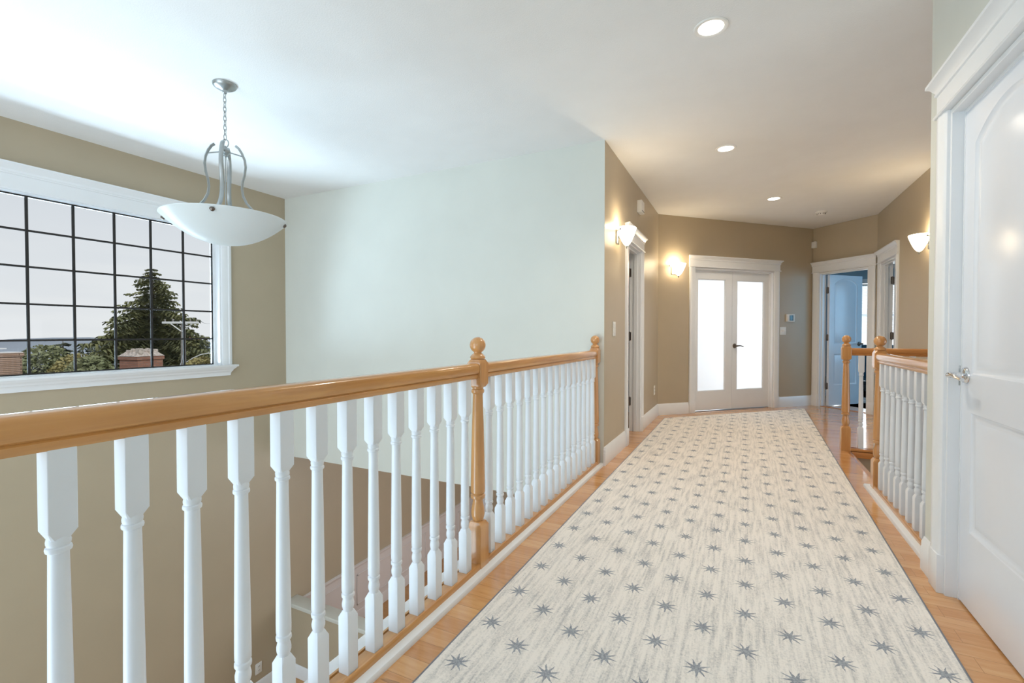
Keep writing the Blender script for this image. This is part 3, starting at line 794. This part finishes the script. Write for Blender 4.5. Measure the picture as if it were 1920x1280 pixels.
# ------------------------------------------------------------------ sconces
def sconce(F, s, z, label):
    M = F @ Matrix.Translation((s, 0, z))
    root = thing('wall_sconce', label, 'wall light', M=M, group='lit bowl sconces in the hall')
    c = Vector((0, 0, 0)); pr = []; pi_ = []
    E = Matrix.Translation((0, -.088, 0)) @ Matrix.Diagonal((1, .78, 1, 1))
    for i in range(14):
        t_ = i/13; r_ = .006+.100*t_**.60
        pr.append((r_, -.085+.155*t_))
    pi_ = [(max(r_-.004, .003), z_+.004) for r_, z_ in pr[::-1]]
    mb = MB(E); mb.lathe(pr+pi_, 32, c); obj('glass_shade', mb, SHADE, root)
    mb = MB(E); mb.lathe([(.003, -.108), (.007, -.104), (.009, -.096), (.010, -.086), (.006, -.080)], 12, c); obj('bottom_finial', mb, NICKEL, root)
    mb = MB(); mb.box(-.045, .045, -.015, 0, -.06, .06, .004); mb.box(-.012, .012, -.03, -.01, -.012, .012)
    mb.tube([(-.116, -.055, .045), (-.06, -.018, .045), (0, -.014, .045), (.06, -.018, .045), (.116, -.055, .045)], .005, 8)
    mb.sphere((-.116, -.06, .045), .009, 10); mb.sphere((.116, -.06, .045), .009, 10)
    obj('bracket', mb, NICKEL, root)
    ld = bpy.data.lights.new('sconce_bulb', 'POINT'); ld.energy = 5.; ld.color = (1., .80, .52); ld.shadow_soft_size = .03
    lo = bpy.data.objects.new('sconce_bulb', ld); COL.objects.link(lo); lo.parent = root; lo.location = (0, -.088, .085)
sconce(F_hall, 4.18, 1.935, 'glowing bowl sconce on the left hall wall before the narrow doorway')
sconce(F_ab, .25, 1.925, 'glowing bowl sconce on the angled wall left of the frosted doors')
sconce(F_cd, C[1]-5.70, 1.935, 'glowing bowl sconce on the right hall wall above the railing')

# ------------------------------------------------------------------ ceiling fittings
def can(x, y, label, r=.083):
    root = thing('recessed_light', label, 'ceiling light', loc=(x, y, ZC), group='recessed ceiling lights along the hall')
    mb = MB(); mb.lathe([(r-.022, -.003), (r-.018, -.006), (r-.004, -.007), (r, -.004), (r+.001, -.0003), (r-.022, -.0003)], 40); obj('trim_ring', mb, TRIMR, root)
    mb = MB(); mb.lathe([(.0005, -.0055), (.03, -.0055), (r-.022, -.0035), (r-.022, -.0008), (.0005, -.0008)], 40); obj('lamp_face', mb, LAMPD, root)
    ld = bpy.data.lights.new('recessed_lamp', 'SPOT'); ld.energy = 52; ld.color = (1., .87, .71); ld.spot_size = math.radians(150); ld.spot_blend = .8; ld.shadow_soft_size = .05
    lo = bpy.data.objects.new('recessed_lamp', ld); COL.objects.link(lo); lo.parent = root; lo.location = (0, 0, -.03)
can(-.166, 2.637, 'largest round recessed ceiling light, nearest the camera')
can(-.154, 4.402, 'middle round recessed ceiling light above the runner')
can(.294, 6.276, 'farthest round recessed ceiling light near the frosted doors')
sd = thing('smoke_detector', 'round white smoke detector on the ceiling near the blue doorway', 'smoke detector', loc=(.876, 7.232, ZC))
mb = MB(); mb.lathe([(.0005, -.045), (.03, -.044), (.042, -.036), (.047, -.02), (.06, -.014), (.066, -.010), (.066, -.0003)], 28); obj('housing', mb, PLASTIC, sd)
mb = MB()
for i in range(10):
    a_ = 2*PI*i/10; mb.box(.0445*math.cos(a_)-.004, .0445*math.cos(a_)+.004, .0445*math.sin(a_)-.004, .0445*math.sin(a_)+.004, -.033, -.024)
obj('vent_slots', mb, SLOT, sd)

# ------------------------------------------------------------------ wall fittings
def fitting(name, F, s, z, w, h, d, label, cat, group=None):
    root = thing(name, label, cat, M=F @ Matrix.Translation((s, 0, z)), group=group)
    mb = MB(); mb.box(-w/2, w/2, -d, 0, -h/2, h/2, min(.004, d*.45)); obj('cover_plate' if d < .02 else 'housing', mb, PLASTIC, root)
    return root
r = fitting('door_chime', F_hall, 5.12, 2.42, .145, .125, .05, 'white box chime high on the left hall wall above the doorway', 'door chime')
mb = MB(); mb.box(-.06, .06, -.0515, -.0495, -.05, -.042); obj('grille', mb, SLOT, r)
r = fitting('light_switch', F_hall, 4.085, 1.12, .085, .125, .007, 'white switch plate on the left hall wall beside the end newel', 'light switch')
for z in (.022, -.022):
    mb = MB(); mb.box(-.016, .016, -.0115, -.006, z-.02, z+.02, .002); obj('rocker', mb, PLASTIC, r)
r = fitting('light_switch', F_ab, 2.158, 1.118, .115, .118, .007, 'white double switch plate under the thermostat', 'light switch')
for x in (-.023, .023):
    mb = MB(); mb.box(x-.005, x+.005, -.018, -.006, -.012, .012, .002); obj('toggle', mb, PLASTIC, r)
r = fitting('wall_outlet', F_hall, 6.155, .36, .075, .118, .007, 'white outlet low on the left hall wall near the angled corner', 'outlet')
for z in (.022, -.022):
    mb = MB(); mb.box(-.016, .016, -.009, -.006, z-.014, z+.014, .002); s_ = obj('socket', mb, PLASTIC, r)
    mb = MB(); mb.box(-.008, -.005, -.0098, -.0088, z-.006, z+.006); mb.box(.005, .008, -.0098, -.0088, z-.006, z+.006); obj('slots', mb, SLOT, s_)
r = fitting('wall_outlet', F_win, 3.393, -2.638, .075, .118, .007, 'white outlet low on the tall stairwell wall, seen far below', 'outlet')
for z in (.022, -.022):
    mb = MB(); mb.box(-.016, .016, -.009, -.006, z-.014, z+.014, .002); s_ = obj('socket', mb, PLASTIC, r)
    mb = MB(); mb.box(-.008, -.005, -.0098, -.0088, z-.006, z+.006); mb.box(.005, .008, -.0098, -.0088, z-.006, z+.006); obj('slots', mb, SLOT, s_)
r = fitting('thermostat', F_ab, 2.29, 1.308, .145, .112, .026, 'white thermostat with blue grey screen right of the frosted doors', 'thermostat')
mb = MB(); mb.box(-.032, .042, -.0275, -.0255, -.04, .04, .0008); obj('screen', mb, SCREEN, r)
r = fitting('motion_sensor', F_bc, .035, 2.40, .062, .095, .04, 'small white sensor box high in the corner above the blue doorway', 'sensor')
mb = MB(); mb.box(-.02, .02, -.0415, -.0395, -.02, .02, .0008); obj('lens', mb, PALEM, r)

# ------------------------------------------------------------------ bedroom beyond the blue doorway
w2 = thing('window_2', 'bright bedroom window behind white blinds', 'window', loc=(2.8, 14.2, .75), kind='structure')
mb = MB()
for x0, x1, z0_, z1_ in ((-.88, -.80, -.08, 1.63), (.80, .88, -.08, 1.63), (-.88, .88, 1.55, 1.66), (-.92, .92, -.10, 0)):
    mb.box(x0, x1, -.025, 0, z0_, z1_)
mb.box(-.8, -.77, .02, .08, 0, 1.55); mb.box(.77, .8, .02, .08, 0, 1.55); mb.box(-.8, .8, .02, .08, .74, .79)
obj('window_frame', mb, WHITE, w2)
mb = MB(); mb.box(-.77, .77, .045, .05, 0, 1.55); obj('window_pane', mb, glass_mat('clear_glass', (.95, .96, .97)), w2)
wbld = thing('window_blind', 'white slatted blind hanging in the bedroom window', 'blind', loc=(2.8, 14.18, 2.28))
mb = MB(); mb.box(-.78, .78, -.05, .0, -.04, .0, .004); obj('headrail', mb, PLASTIC, wbld)
mb = MB()
for k in range(26):
    z = -.06-.045*k; mb.add([(-.77, -.045, z), (.77, -.045, z), (.77, -.005, z+.018), (-.77, -.005, z+.018)], [(0, 1, 2, 3)])
    mb.add([(-.77, -.045, z-.002), (.77, -.045, z-.002), (.77, -.005, z+.016), (-.77, -.005, z+.016)], [(3, 2, 1, 0)])
obj('slats', mb, frosted('blind_slat', (.85, .87, .88), .45), wbld)
mb = MB(); mb.prism([(1.28, 8.62), (3.3, 10.3), (2.6, 7.2), (1.2, 11.6)], .001, .012)
tag(obj('rug', mb, RUG2, None, False, recentre=False), 'mottled grey blue rug on the bedroom floor past the open door', 'rug')
dr = thing('lit_wall_cabinet', 'dark blue low cabinet standing for the blue-lit wall under the bedroom window', 'cabinet', loc=(2.75, 13.6, 0))  # cabinet put where the blue-lit wall shows beneath the window
mb = MB(); mb.box(-.7, .7, -.22, .24, .06, .82, .01); obj('body', mb, DEEPB, dr)
for z in (.12, .37, .60):
    mb = MB(); mb.box(-.66, .66, -.235, -.22, z, z+.2, .004); q = obj('lit_wall_drawer', mb, DEEPB, dr)
    
    for kx in (-.3, .3): mb = MB(); mb.sphere((kx, -.25, z+.1), .018, 10); obj('knob', mb, NICKEL, q)
mb = MB(); mb.box(-.66, .66, -.19, .2, 0, .06); obj('lit_wall_plinth', mb, DEEPB, dr)
ty = thing('toy_truck', 'small dark toy vehicle on the bedroom floor beyond the open door', 'toy', loc=(1.93, 10.73, .012))
mb = MB(); mb.box(-.13, .13, -.07, .07, .05, .11, .01); mb.box(-.02, .10, -.06, .06, .11, .19, .012); obj('body', mb, BLACKT, ty)
mb = MB(); mb.box(-.125, -.03, -.055, .055, .112, .135, .005); obj('bed', mb, YELT, ty)
for x in (-.085, .085):
    for y in (-.072, .072):
        mb = MB(Matrix.Translation((x, y, .043)) @ Matrix.Rotation(PI/2, 4, 'X')); mb.lathe([(.012, -.018), (.036, -.018), (.043, -.012), (.043, .012), (.036, .018), (.012, .018)], 18); obj('wheel', mb, BLACKT, ty)

# ------------------------------------------------------------------ outdoors
def ext(name, label, cat, loc, group=None, kind=None): return thing(name, label, cat, loc=loc, group=group, kind=kind)
mb = MB(); mb.box(-75, -5.3, -45, 70, -4.2, -3.7)
struct('ground', mb, GROUND, 'garden ground outside, below the window', 'ground')
mb = MB()
mb.add([(-75, -45, -3.7), (-75, 70, -3.7), (-340, 260, -40), (-340, -200, -40)], [(0, 1, 2, 3)])
struct('slope', mb, GROUND, 'wooded slope falling away to the water', 'ground')
mb = MB(); mb.add([(-250, -1200, -40), (-250, 2200, -40), (-3200, 2600, -40), (-3200, -1600, -40)], [(0, 1, 2, 3)])
struct('water', mb, WATER, 'pale grey water beyond the trees', 'water')
mb = MB(); N = 80; vs = []; fs = []
rnd = random.Random(3)
for i in range(N+1):
    t_ = i/N; ang = math.radians(100+95*t_)
    R_ = 1450+130*math.sin(t_*9)
    h_ = 20+6*math.sin(t_*13)+4*math.sin(t_*31+1)+rnd.uniform(0, 2.5)
    if t_ < .35: h_ += 16*max(0, 1-abs(t_-.18)/.14)
    px_, py_ = math.cos(ang), math.sin(ang)
    vs += [(px_*R_, py_*R_, -40), (px_*(R_+150), py_*(R_+150), -40+h_), (px_*(R_+420), py_*(R_+420), -40)]
for i in range(N): 
    for k in range(2): fs.append((i*3+k, i*3+3+k, i*3+4+k, i*3+1+k))
mb.add(vs, fs); struct('hills', mb, HILLM, 'low hazy hills across the water', 'hills', smooth=True)

def leaf_cloud(mb, blobs, n, size, rnd):
    """small leaf quads scattered through ellipsoids."""
    for cx, cy, cz, rx, ry, rz, share in blobs:
        for _ in range(int(n*share)):
            while True:
                p = Vector((rnd.uniform(-1, 1), rnd.uniform(-1, 1), rnd.uniform(-1, 1)))
                if .35 < p.length < 1: break
            p = p.normalized()*(p.length**.4)
            c = Vector((cx+p.x*rx, cy+p.y*ry, cz+p.z*rz))
            u = Vector((rnd.gauss(0, 1), rnd.gauss(0, 1), rnd.gauss(0, .6))).normalized(); w = u.cross(Vector((rnd.gauss(0, 1), rnd.gauss(0, 1), rnd.gauss(0, 1)))).normalized()
            s = size*rnd.uniform(.6, 1.3)
            mb.quad(c-u*s*.5, c+w*s*.35, c+u*s*.6, c-w*s*.35)
def broadleaf(loc, h, r, mat, label, cat='tree', name='garden_tree', n=2600, leaf=.16, seed=1, group=None, base=-3.7, squash=1.):
    rnd = random.Random(seed)
    root = ext(name, label, cat, (loc[0], loc[1], base), group)
    H = h-base
    mb = MB(); mb.tube([(0, 0, 0), (.05, 0, H*.4), (0, .05, H*.8)], [.16, .12, .05], 8); obj('trunk', mb, BARK, root)
    blobs = [(0, 0, H-r*1.1, r, r, r*1.1*squash, .4)]
    for i in range(7):
        a_ = 2*PI*i/7+rnd.uniform(-.3, .3); q = rnd.uniform(.45, .75)*r
        blobs.append((q*math.cos(a_), q*math.sin(a_), H-r*rnd.uniform(.7, 1.9), r*.62, r*.62, r*.6, .12))
    mb = MB(); leaf_cloud(mb, blobs, n, leaf, rnd); obj('foliage', mb, mat, root, smooth=False)
    return root
def conifer(loc, top, base, rmax, mat, label, seed=2, whorls=46, per=11, name='conifer_tree', fine=1.):
    rnd = random.Random(seed); H = top-base
    root = ext(name, label, 'tree', (loc[0], loc[1], base))
    mb = MB(); mb.tube([(0, 0, 0), (.03, 0, H*.5), (0, 0, H*.99)], [.34*rmax/3.5, .2*rmax/3.5, .02], 9); obj('trunk', mb, BARK, root)
    mb = MB()
    for k in range(whorls):
        t_ = (k+rnd.uniform(-.3, .3))/whorls; t_ = min(max(t_, .0), 1.)
        z = H*(.06+.93*t_)
        L_ = rmax*((1-t_)**.82)*rnd.uniform(.72, 1.08)+.15*fine
        cnt = max(5, int(per*(1-.45*t_)))
        for b_ in range(cnt):
            a_ = rnd.uniform(0, 2*PI); l = L_*rnd.uniform(.65, 1.12)
            d_ = Vector((math.cos(a_), math.sin(a_), 0)); pp = Vector((-d_.y, d_.x, 0))
            rise = rnd.uniform(-.02, .22)
            nseg = max(4, int(l/(.26*fine)))
            for s in range(1, nseg+1):
                f_ = s/nseg
                c = d_*(l*f_)+Vector((0, 0, z+l*(rise*f_-.42*f_*f_)+(.12*l if f_ > .8 else 0)*(f_-.8)*5))
                wdt = l*.20*(1-.55*f_)+.08*fine
                for sg in (-1, 1):
                    for q in range(2):
                        tip = c+pp*(sg*wdt*rnd.uniform(.6, 1.25))+d_*(wdt*rnd.uniform(.2, .7))+Vector((0, 0, -wdt*rnd.uniform(.15, .8)))
                        e = d_*(.09*fine*rnd.uniform(.6, 1.2))
                        mb.add([c-e, c+e*1.3, tip+e*.25, tip-e*.2+Vector((0, 0, -.03*fine))], [(0, 1, 2, 3)])
            tipc = d_*l+Vector((0, 0, z+l*(rise-.42)+.12*l))
            mb.add([tipc-d_*.2*fine+pp*.06*fine, tipc-d_*.2*fine-pp*.06*fine, tipc+d_*.12*fine+Vector((0, 0, .03*fine))], [(0, 1, 2)])
    obj('foliage', mb, mat, root, smooth=False)
    return root
conifer((-37.26, 18.48), 5.80, -3.7, 5.6, CONIF, 'tall spreading conifer in the middle of the window view', seed=5, whorls=58, per=15)
conifer((-58.4, 21.35), .45, -3.75, 2.3, LEAFD, 'small pointed conifer left of the tall one, farther off', seed=8, whorls=22, per=9, fine=1.6)
broadleaf((-31.8, 10.9), .50, 1.35, LEAFG, 'green rounded tree beside the tan brick chimney', seed=11, n=7500)
broadleaf((-20.8, 8.35), .28, .7, LEAFG, 'low green tree in the gap before the golden bush', seed=12, n=4200)
broadleaf((-25.7, 9.85), .22, .95, LEAFY, 'golden green bush left of the tall conifer', seed=13, n=5200, leaf=.11, cat='shrub', name='golden_shrub')
broadleaf((-51.0, 21.6), .60, 2.3, LEAFD, 'dark evergreen mass at the left foot of the tall conifer', seed=14, n=5200, leaf=.28)
broadleaf((-23.8, 13.95), -.06, .9, LEAFY, 'yellow green tree low in the right corner of the window', seed=15, n=5000)
broadleaf((-27.0, 13.7), -.85, 1.0, LEAFD, 'dark green tree behind the red brick chimney', seed=19, n=4500)
broadleaf((-62.5, 36.0), .2, 2.2, LEAFD, 'distant rounded tree near the water at the right of the window', seed=16, n=1800, leaf=.3, base=-3.75)
conifer((-51.4, 30.6), .10, -3.75, 1.0, LEAFD, 'thin distant sapling at the right edge of the window view', seed=17, whorls=14, per=6, fine=1.2)
# chimneys and roofs
def chimney(house, loc, rot, wx, wy, top, bot, mat, cap):
    M = Matrix.Translation(Vector((loc[0], loc[1], bot))-house.location) @ Matrix.Rotation(rot, 4, 'Z')
    H = top-bot
    mb = MB(M); mb.box(-wx/2, wx/2, -wy/2, wy/2, 0, H-.12); mb.box(-wx/2-.04, wx/2+.04, -wy/2-.04, wy/2+.04, H-.12, H); root = obj('chimney', mb, mat, house, smooth=False)
    if cap == 'crumbled':
        rnd = random.Random(4); b = bmesh.new()
        mb = MB(M)
        n = 9
        vs = []; fs = []
        for i in range(n+1):
            for j in range(n+1):
                u, v = i/n-.5, j/n-.5; e = max(abs(u), abs(v))*2
                vs.append((u*(wx+.1), v*(wy+.1), H+.02+(1-e**3)*.26+rnd.uniform(-.05, .05)*(e < 1)))
        for i in range(n):
            for j in range(n): q = i*(n+1)+j; fs.append((q, q+n+1, q+n+2, q+1))
        mb.add(vs, fs)
        for _ in range(16):
            x, y = rnd.uniform(-.4, .4)*wx, rnd.uniform(-.4, .4)*wy; s = rnd.uniform(.06, .14)
            mb.box(x-s, x+s, y-s*.6, y+s*.6, H+.12, H+.22+rnd.uniform(0, .14), .02, 1)
        b.free(); obj('crumbled_crown', mb, CONC, root, smooth=False)
    else:
        mb = MB(M); mb.box(-wx/2-.02, wx/2+.02, -wy/2-.02, wy/2+.02, H, H+.03); mb.box(-wx*.35, wx*.35, -wy*.25, wy*.25, H+.13, H+.17)
        for x in (-.33, 0, .33): mb.box(wx*x-.02, wx*x+.02, -.02, .02, H+.03, H+.13)
        obj('flue_cover', mb, PALEM, root, smooth=False)
    return root
hs = ext('house', 'neighbouring house with grey shingled roof and tan brick chimney with metal cover', 'house', (-20.5, 5.2, -3.7))
mb = MB(); mb.box(-4.5, 3.0, -4.5, 1.6, 0, 2.2); obj('wall', mb, PALEH, hs, smooth=False)
mb = MB(); mb.add([(-5, -5, 2.1), (3.4, -5, 2.1), (3.4, 2.3, 2.1), (-5, 2.3, 2.1), (-5, -1.2, 4.05), (3.4, -1.2, 4.05)], [(0, 1, 5, 4), (2, 3, 4, 5), (0, 4, 3), (1, 2, 5), (0, 3, 2, 1)]); obj('roof', mb, ROOF, hs, smooth=False)
chimney(hs, (-22.65, 6.35), math.radians(8), .8, 1.36, .42, -3.2, BRICKT, 'metal')
hs = ext('house', 'neighbouring house topped by a red brick chimney with crumbled crown', 'house', (-23.1, 10.7, -3.7))
mb = MB(); mb.box(-1.3, 1.3, -1.5, 1.3, 0, 1.6); obj('wall', mb, PALEH, hs, smooth=False)
mb = MB(); mb.add([(-1.5, -1.8, 1.5), (1.5, -1.8, 1.5), (1.5, 1.6, 1.5), (-1.5, 1.6, 1.5), (-1.5, -.1, 2.4), (1.5, -.1, 2.4)], [(0, 1, 5, 4), (2, 3, 4, 5), (0, 4, 3), (1, 2, 5), (0, 3, 2, 1)]); obj('roof', mb, ROOF, hs, smooth=False)
chimney(hs, (-23.15, 11.05), math.radians(9.4), 1.05, 1.05, .10, -3.4, BRICK, 'crumbled')
hs = ext('house', 'tiny pale distant house behind the utility pole', 'house', (-95.4, 53.6, -6.6))
mb = MB(); mb.box(-1.5, 1.5, -1.2, 1.2, 0, 6.0); obj('wall', mb, PALEH, hs, smooth=False)
mb = MB(); mb.add([(-1.9, -1.6, 5.9), (1.9, -1.6, 5.9), (1.9, 1.6, 5.9), (-1.9, 1.6, 5.9), (0, -1.6, 7.2), (0, 1.6, 7.2)], [(0, 1, 4), (2, 3, 5), (1, 2, 5, 4), (3, 0, 4, 5), (0, 3, 2, 1)]); obj('roof', mb, BRICK, hs, smooth=False)
# utility pole, lamp arm, cables
up = ext('utility_pole', 'grey wooden utility pole with crossarm in front of the conifer', 'pole', (-28.84, 15.86, -3.7))
mb = MB(); mb.lathe([(.16, 0), (.13, 3), (.11, 5.45), (.02, 5.47)], 12); obj('pole', mb, POLEM, up)
dx, dy = .897, .443
mb = MB(frame((0, 0, 5.40), (dx, dy), (-dy, dx))); mb.box(-1.1, .95, -.16, -.06, -.06, .06, .01); obj('crossarm', mb, PALEM, up)
mb = MB(frame((0, 0, 5.40), (dx, dy), (-dy, dx))); mb.tube([(-.62, -.13, -.06), (-.02, -.12, -.5)], .03, 6); mb.tube([(.62, -.13, -.06), (.02, -.12, -.5)], .03, 6); obj('brace', mb, PALEM, up)
for x in (-.95, -.5, .5, .85):
    mb = MB(frame((0, 0, 5.40), (dx, dy), (-dy, dx))); mb.lathe([(.02, .05), (.045, .08), (.03, .12), (.045, .15), (.015, .2)], 10, (x, -.11, 0)); obj('insulator', mb, POLEM, up)
ln = thing('street_lamp', 'pale curved street lamp arm at the right of the window', 'street lamp', loc=(-28.65, 15.93, -.55))
mb = MB(frame((0, 0, 0), (dx, dy), (-dy, dx))); mb.tube([(0, 0, 0), (.35, 0, .22), (.8, 0, .42), (1.2, 0, .49), (1.45, 0, .5)], .028, 8); obj('arm', mb, PALEM, ln)
mb = MB(frame((0, 0, 0), (dx, dy), (-dy, dx))); mb.box(1.35, 1.85, -.08, .08, .46, .54, .02); obj('lamp_head', mb, PALEM, ln)
def cable(p, q, sag, label, r=.012):
    p, q = Vector(p), Vector(q); pts = []
    for i in range(17):
        t_ = i/16; v = p.lerp(q, t_); v.z -= sag*4*t_*(1-t_); pts.append(v)
    mb = MB(); mb.tube(pts, r, 5); return tag(obj('power_cable', mb, WIREM), label, 'cable', group=None)
cable((-28.08, 16.26, 1.85), (-62, 38, 3.0), .4, 'thin cable running right from the crossarm of the pole')
cable((-28.5, 11.6, -.40), (-22.68, 10.75, -.14), .04, 'thin cable reaching the red brick chimney from the left')
cable((-28.8, 15.86, .15), (-23.0, 12.5, -.35), .12, 'thin cable dropping from the pole toward the red chimney')

# ------------------------------------------------------------------ sky and lights
w = bpy.data.worlds.new('sky'); SC.world = w; w.use_nodes = True
nt = w.node_tree; nt.nodes.clear()
out = nt.nodes.new('ShaderNodeOutputWorld'); bg = nt.nodes.new('ShaderNodeBackground')
tc = node(nt, 'ShaderNodeTexCoord'); sep = node(nt, 'ShaderNodeSeparateXYZ'); link(nt, tc.outputs['Generated'], sep.inputs[0])
r = ramp(nt, [(0., (.95, .94, .93)), (.10, (.90, .905, .91)), (.30, (.76, .785, .825)), (1., (.45, .55, .75))])
link(nt, sep.outputs[2], r.inputs[0])
mp = node(nt, 'ShaderNodeMapping'); mp.inputs['Scale'].default_value = (5, 5, 38); link(nt, tc.outputs['Generated'], mp.inputs['Vector'])
n = node(nt, 'ShaderNodeTexNoise', i_Scale=1.3, i_Detail=5.); link(nt, mp.outputs[0], n.inputs['Vector'])
cr = ramp(nt, [(.46, (0, 0, 0)), (.64, (1, 1, 1))]); link(nt, n.outputs['Fac'], cr.inputs[0])
low = ramp(nt, [(.0, (1, 1, 1)), (.09, (.6, .6, .6)), (.17, (0, 0, 0))]); link(nt, sep.outputs[2], low.inputs[0])
mx = node(nt, 'ShaderNodeMix', data_type='RGBA'); link(nt, mth(nt, 'MULTIPLY', mth(nt, 'MULTIPLY', cr.outputs[0], low.outputs[0]), .6), mx.inputs[0])
link(nt, r.outputs[0], mx.inputs[6]); mx.inputs[7].default_value = (1., .985, .96, 1)
link(nt, mx.outputs[2], bg.inputs[0]); bg.inputs[1].default_value = 1.27
link(nt, bg.outputs[0], out.inputs[0])

def area(name, loc, direction, sx, sy, energy, col, spread=180):
    ld = bpy.data.lights.new(name, 'AREA'); ld.shape = 'RECTANGLE'; ld.size = sx; ld.size_y = sy; ld.energy = energy; ld.color = col
    ld.spread = math.radians(spread)
    o = bpy.data.objects.new(name, ld); COL.objects.link(o); o.location = loc
    o.rotation_euler = Vector(direction).to_track_quat('-Z', 'Y').to_euler()
    return o
DAY = (.66, .845, 1.)
area('added_daylight_back_upper', (-2.9, -1.85, 1.0), (0, 1, 0), 2.8, 2.5, 52, DAY)  # added area lamp behind an unseen opening, brightens the stairwell end wall
area('added_daylight_back_lower', (-2.9, -1.95, -1.45), (0, .8, .6), 2.8, 2.4, 105, (.62, .84, 1.))  # added area lamp, tilted up to brighten the stairwell ceiling
area('added_daylight_hall', (-.08, -1.85, 1.42), (0, 1, 0), 1.3, 1.7, 12, DAY)  # added area lamp behind the camera, shines on runner and door
area('daylight_side_window', (-5.6, 1.88, .3), (.75, 0, .66), 2.2, 1.2, 420, DAY)
area('daylight_french_room', (-1.3, 9.5, 1.3), (1, -1, 0), 2.2, 2.2, 110, (.86, .94, 1.))
area('daylight_bedroom', (2.8, 14.6, 1.6), (0, -1, 0), 1.6, 1.5, 60, (.8, .92, 1.))
area('added_light_bedroom_door', (4.9, 8.0, 1.5), (-1, .12, 0), 2.0, 1.5, 42, (.26, .63, 1.))  # added lamp aimed at the open bedroom door, no window there
area('added_light_stairs', (4.9, 4.0, .2), (-1, 0, 0), 2., 2.4, 40, (.9, .93, 1.))  # added lamp for the right stairs, no window is built there
area('added_light_lower_room', (-1.2, 6.0, -1.5), (-1, 0, 0), 2., 1.5, 40, (.95, .95, 1.))  # added lamp that brightens the wainscot of the room below
sun = bpy.data.lights.new('sun', 'SUN'); sun.energy = 2.6; sun.angle = math.radians(3); sun.color = (1., .95, .86)
so = bpy.data.objects.new('sun', sun); COL.objects.link(so); so.rotation_euler = Vector((-.62, .28, -.62)).to_track_quat('-Z', 'Y').to_euler()

# ------------------------------------------------------------------ camera
f = 883.; ya = math.atan((1396-960)/math.hypot(f, 15)); pitch = -math.atan(15/f)
cam = bpy.data.cameras.new('camera'); cam.sensor_fit = 'HORIZONTAL'; cam.sensor_width = 36; cam.lens = f/1920*36; cam.clip_start = .02; cam.clip_end = 6000
co = bpy.data.objects.new('camera', cam); COL.objects.link(co)
co.location = (0, 0, 1.08); co.rotation_euler = (PI/2+pitch, 0, ya)
SC.camera = co
vs_ = SC.view_settings; SC.display_settings.display_device = 'sRGB'
vs_.view_transform = 'Standard'; vs_.look = 'None'; vs_.gamma = 1; vs_.exposure = 0; vs_.use_curve_mapping = False
SC.cycles.max_bounces = 10; SC.cycles.diffuse_bounces = 6; SC.cycles.transparent_max_bounces = 12
SC.cycles.use_denoising = True
SC.cycles.sample_clamp_indirect = 8
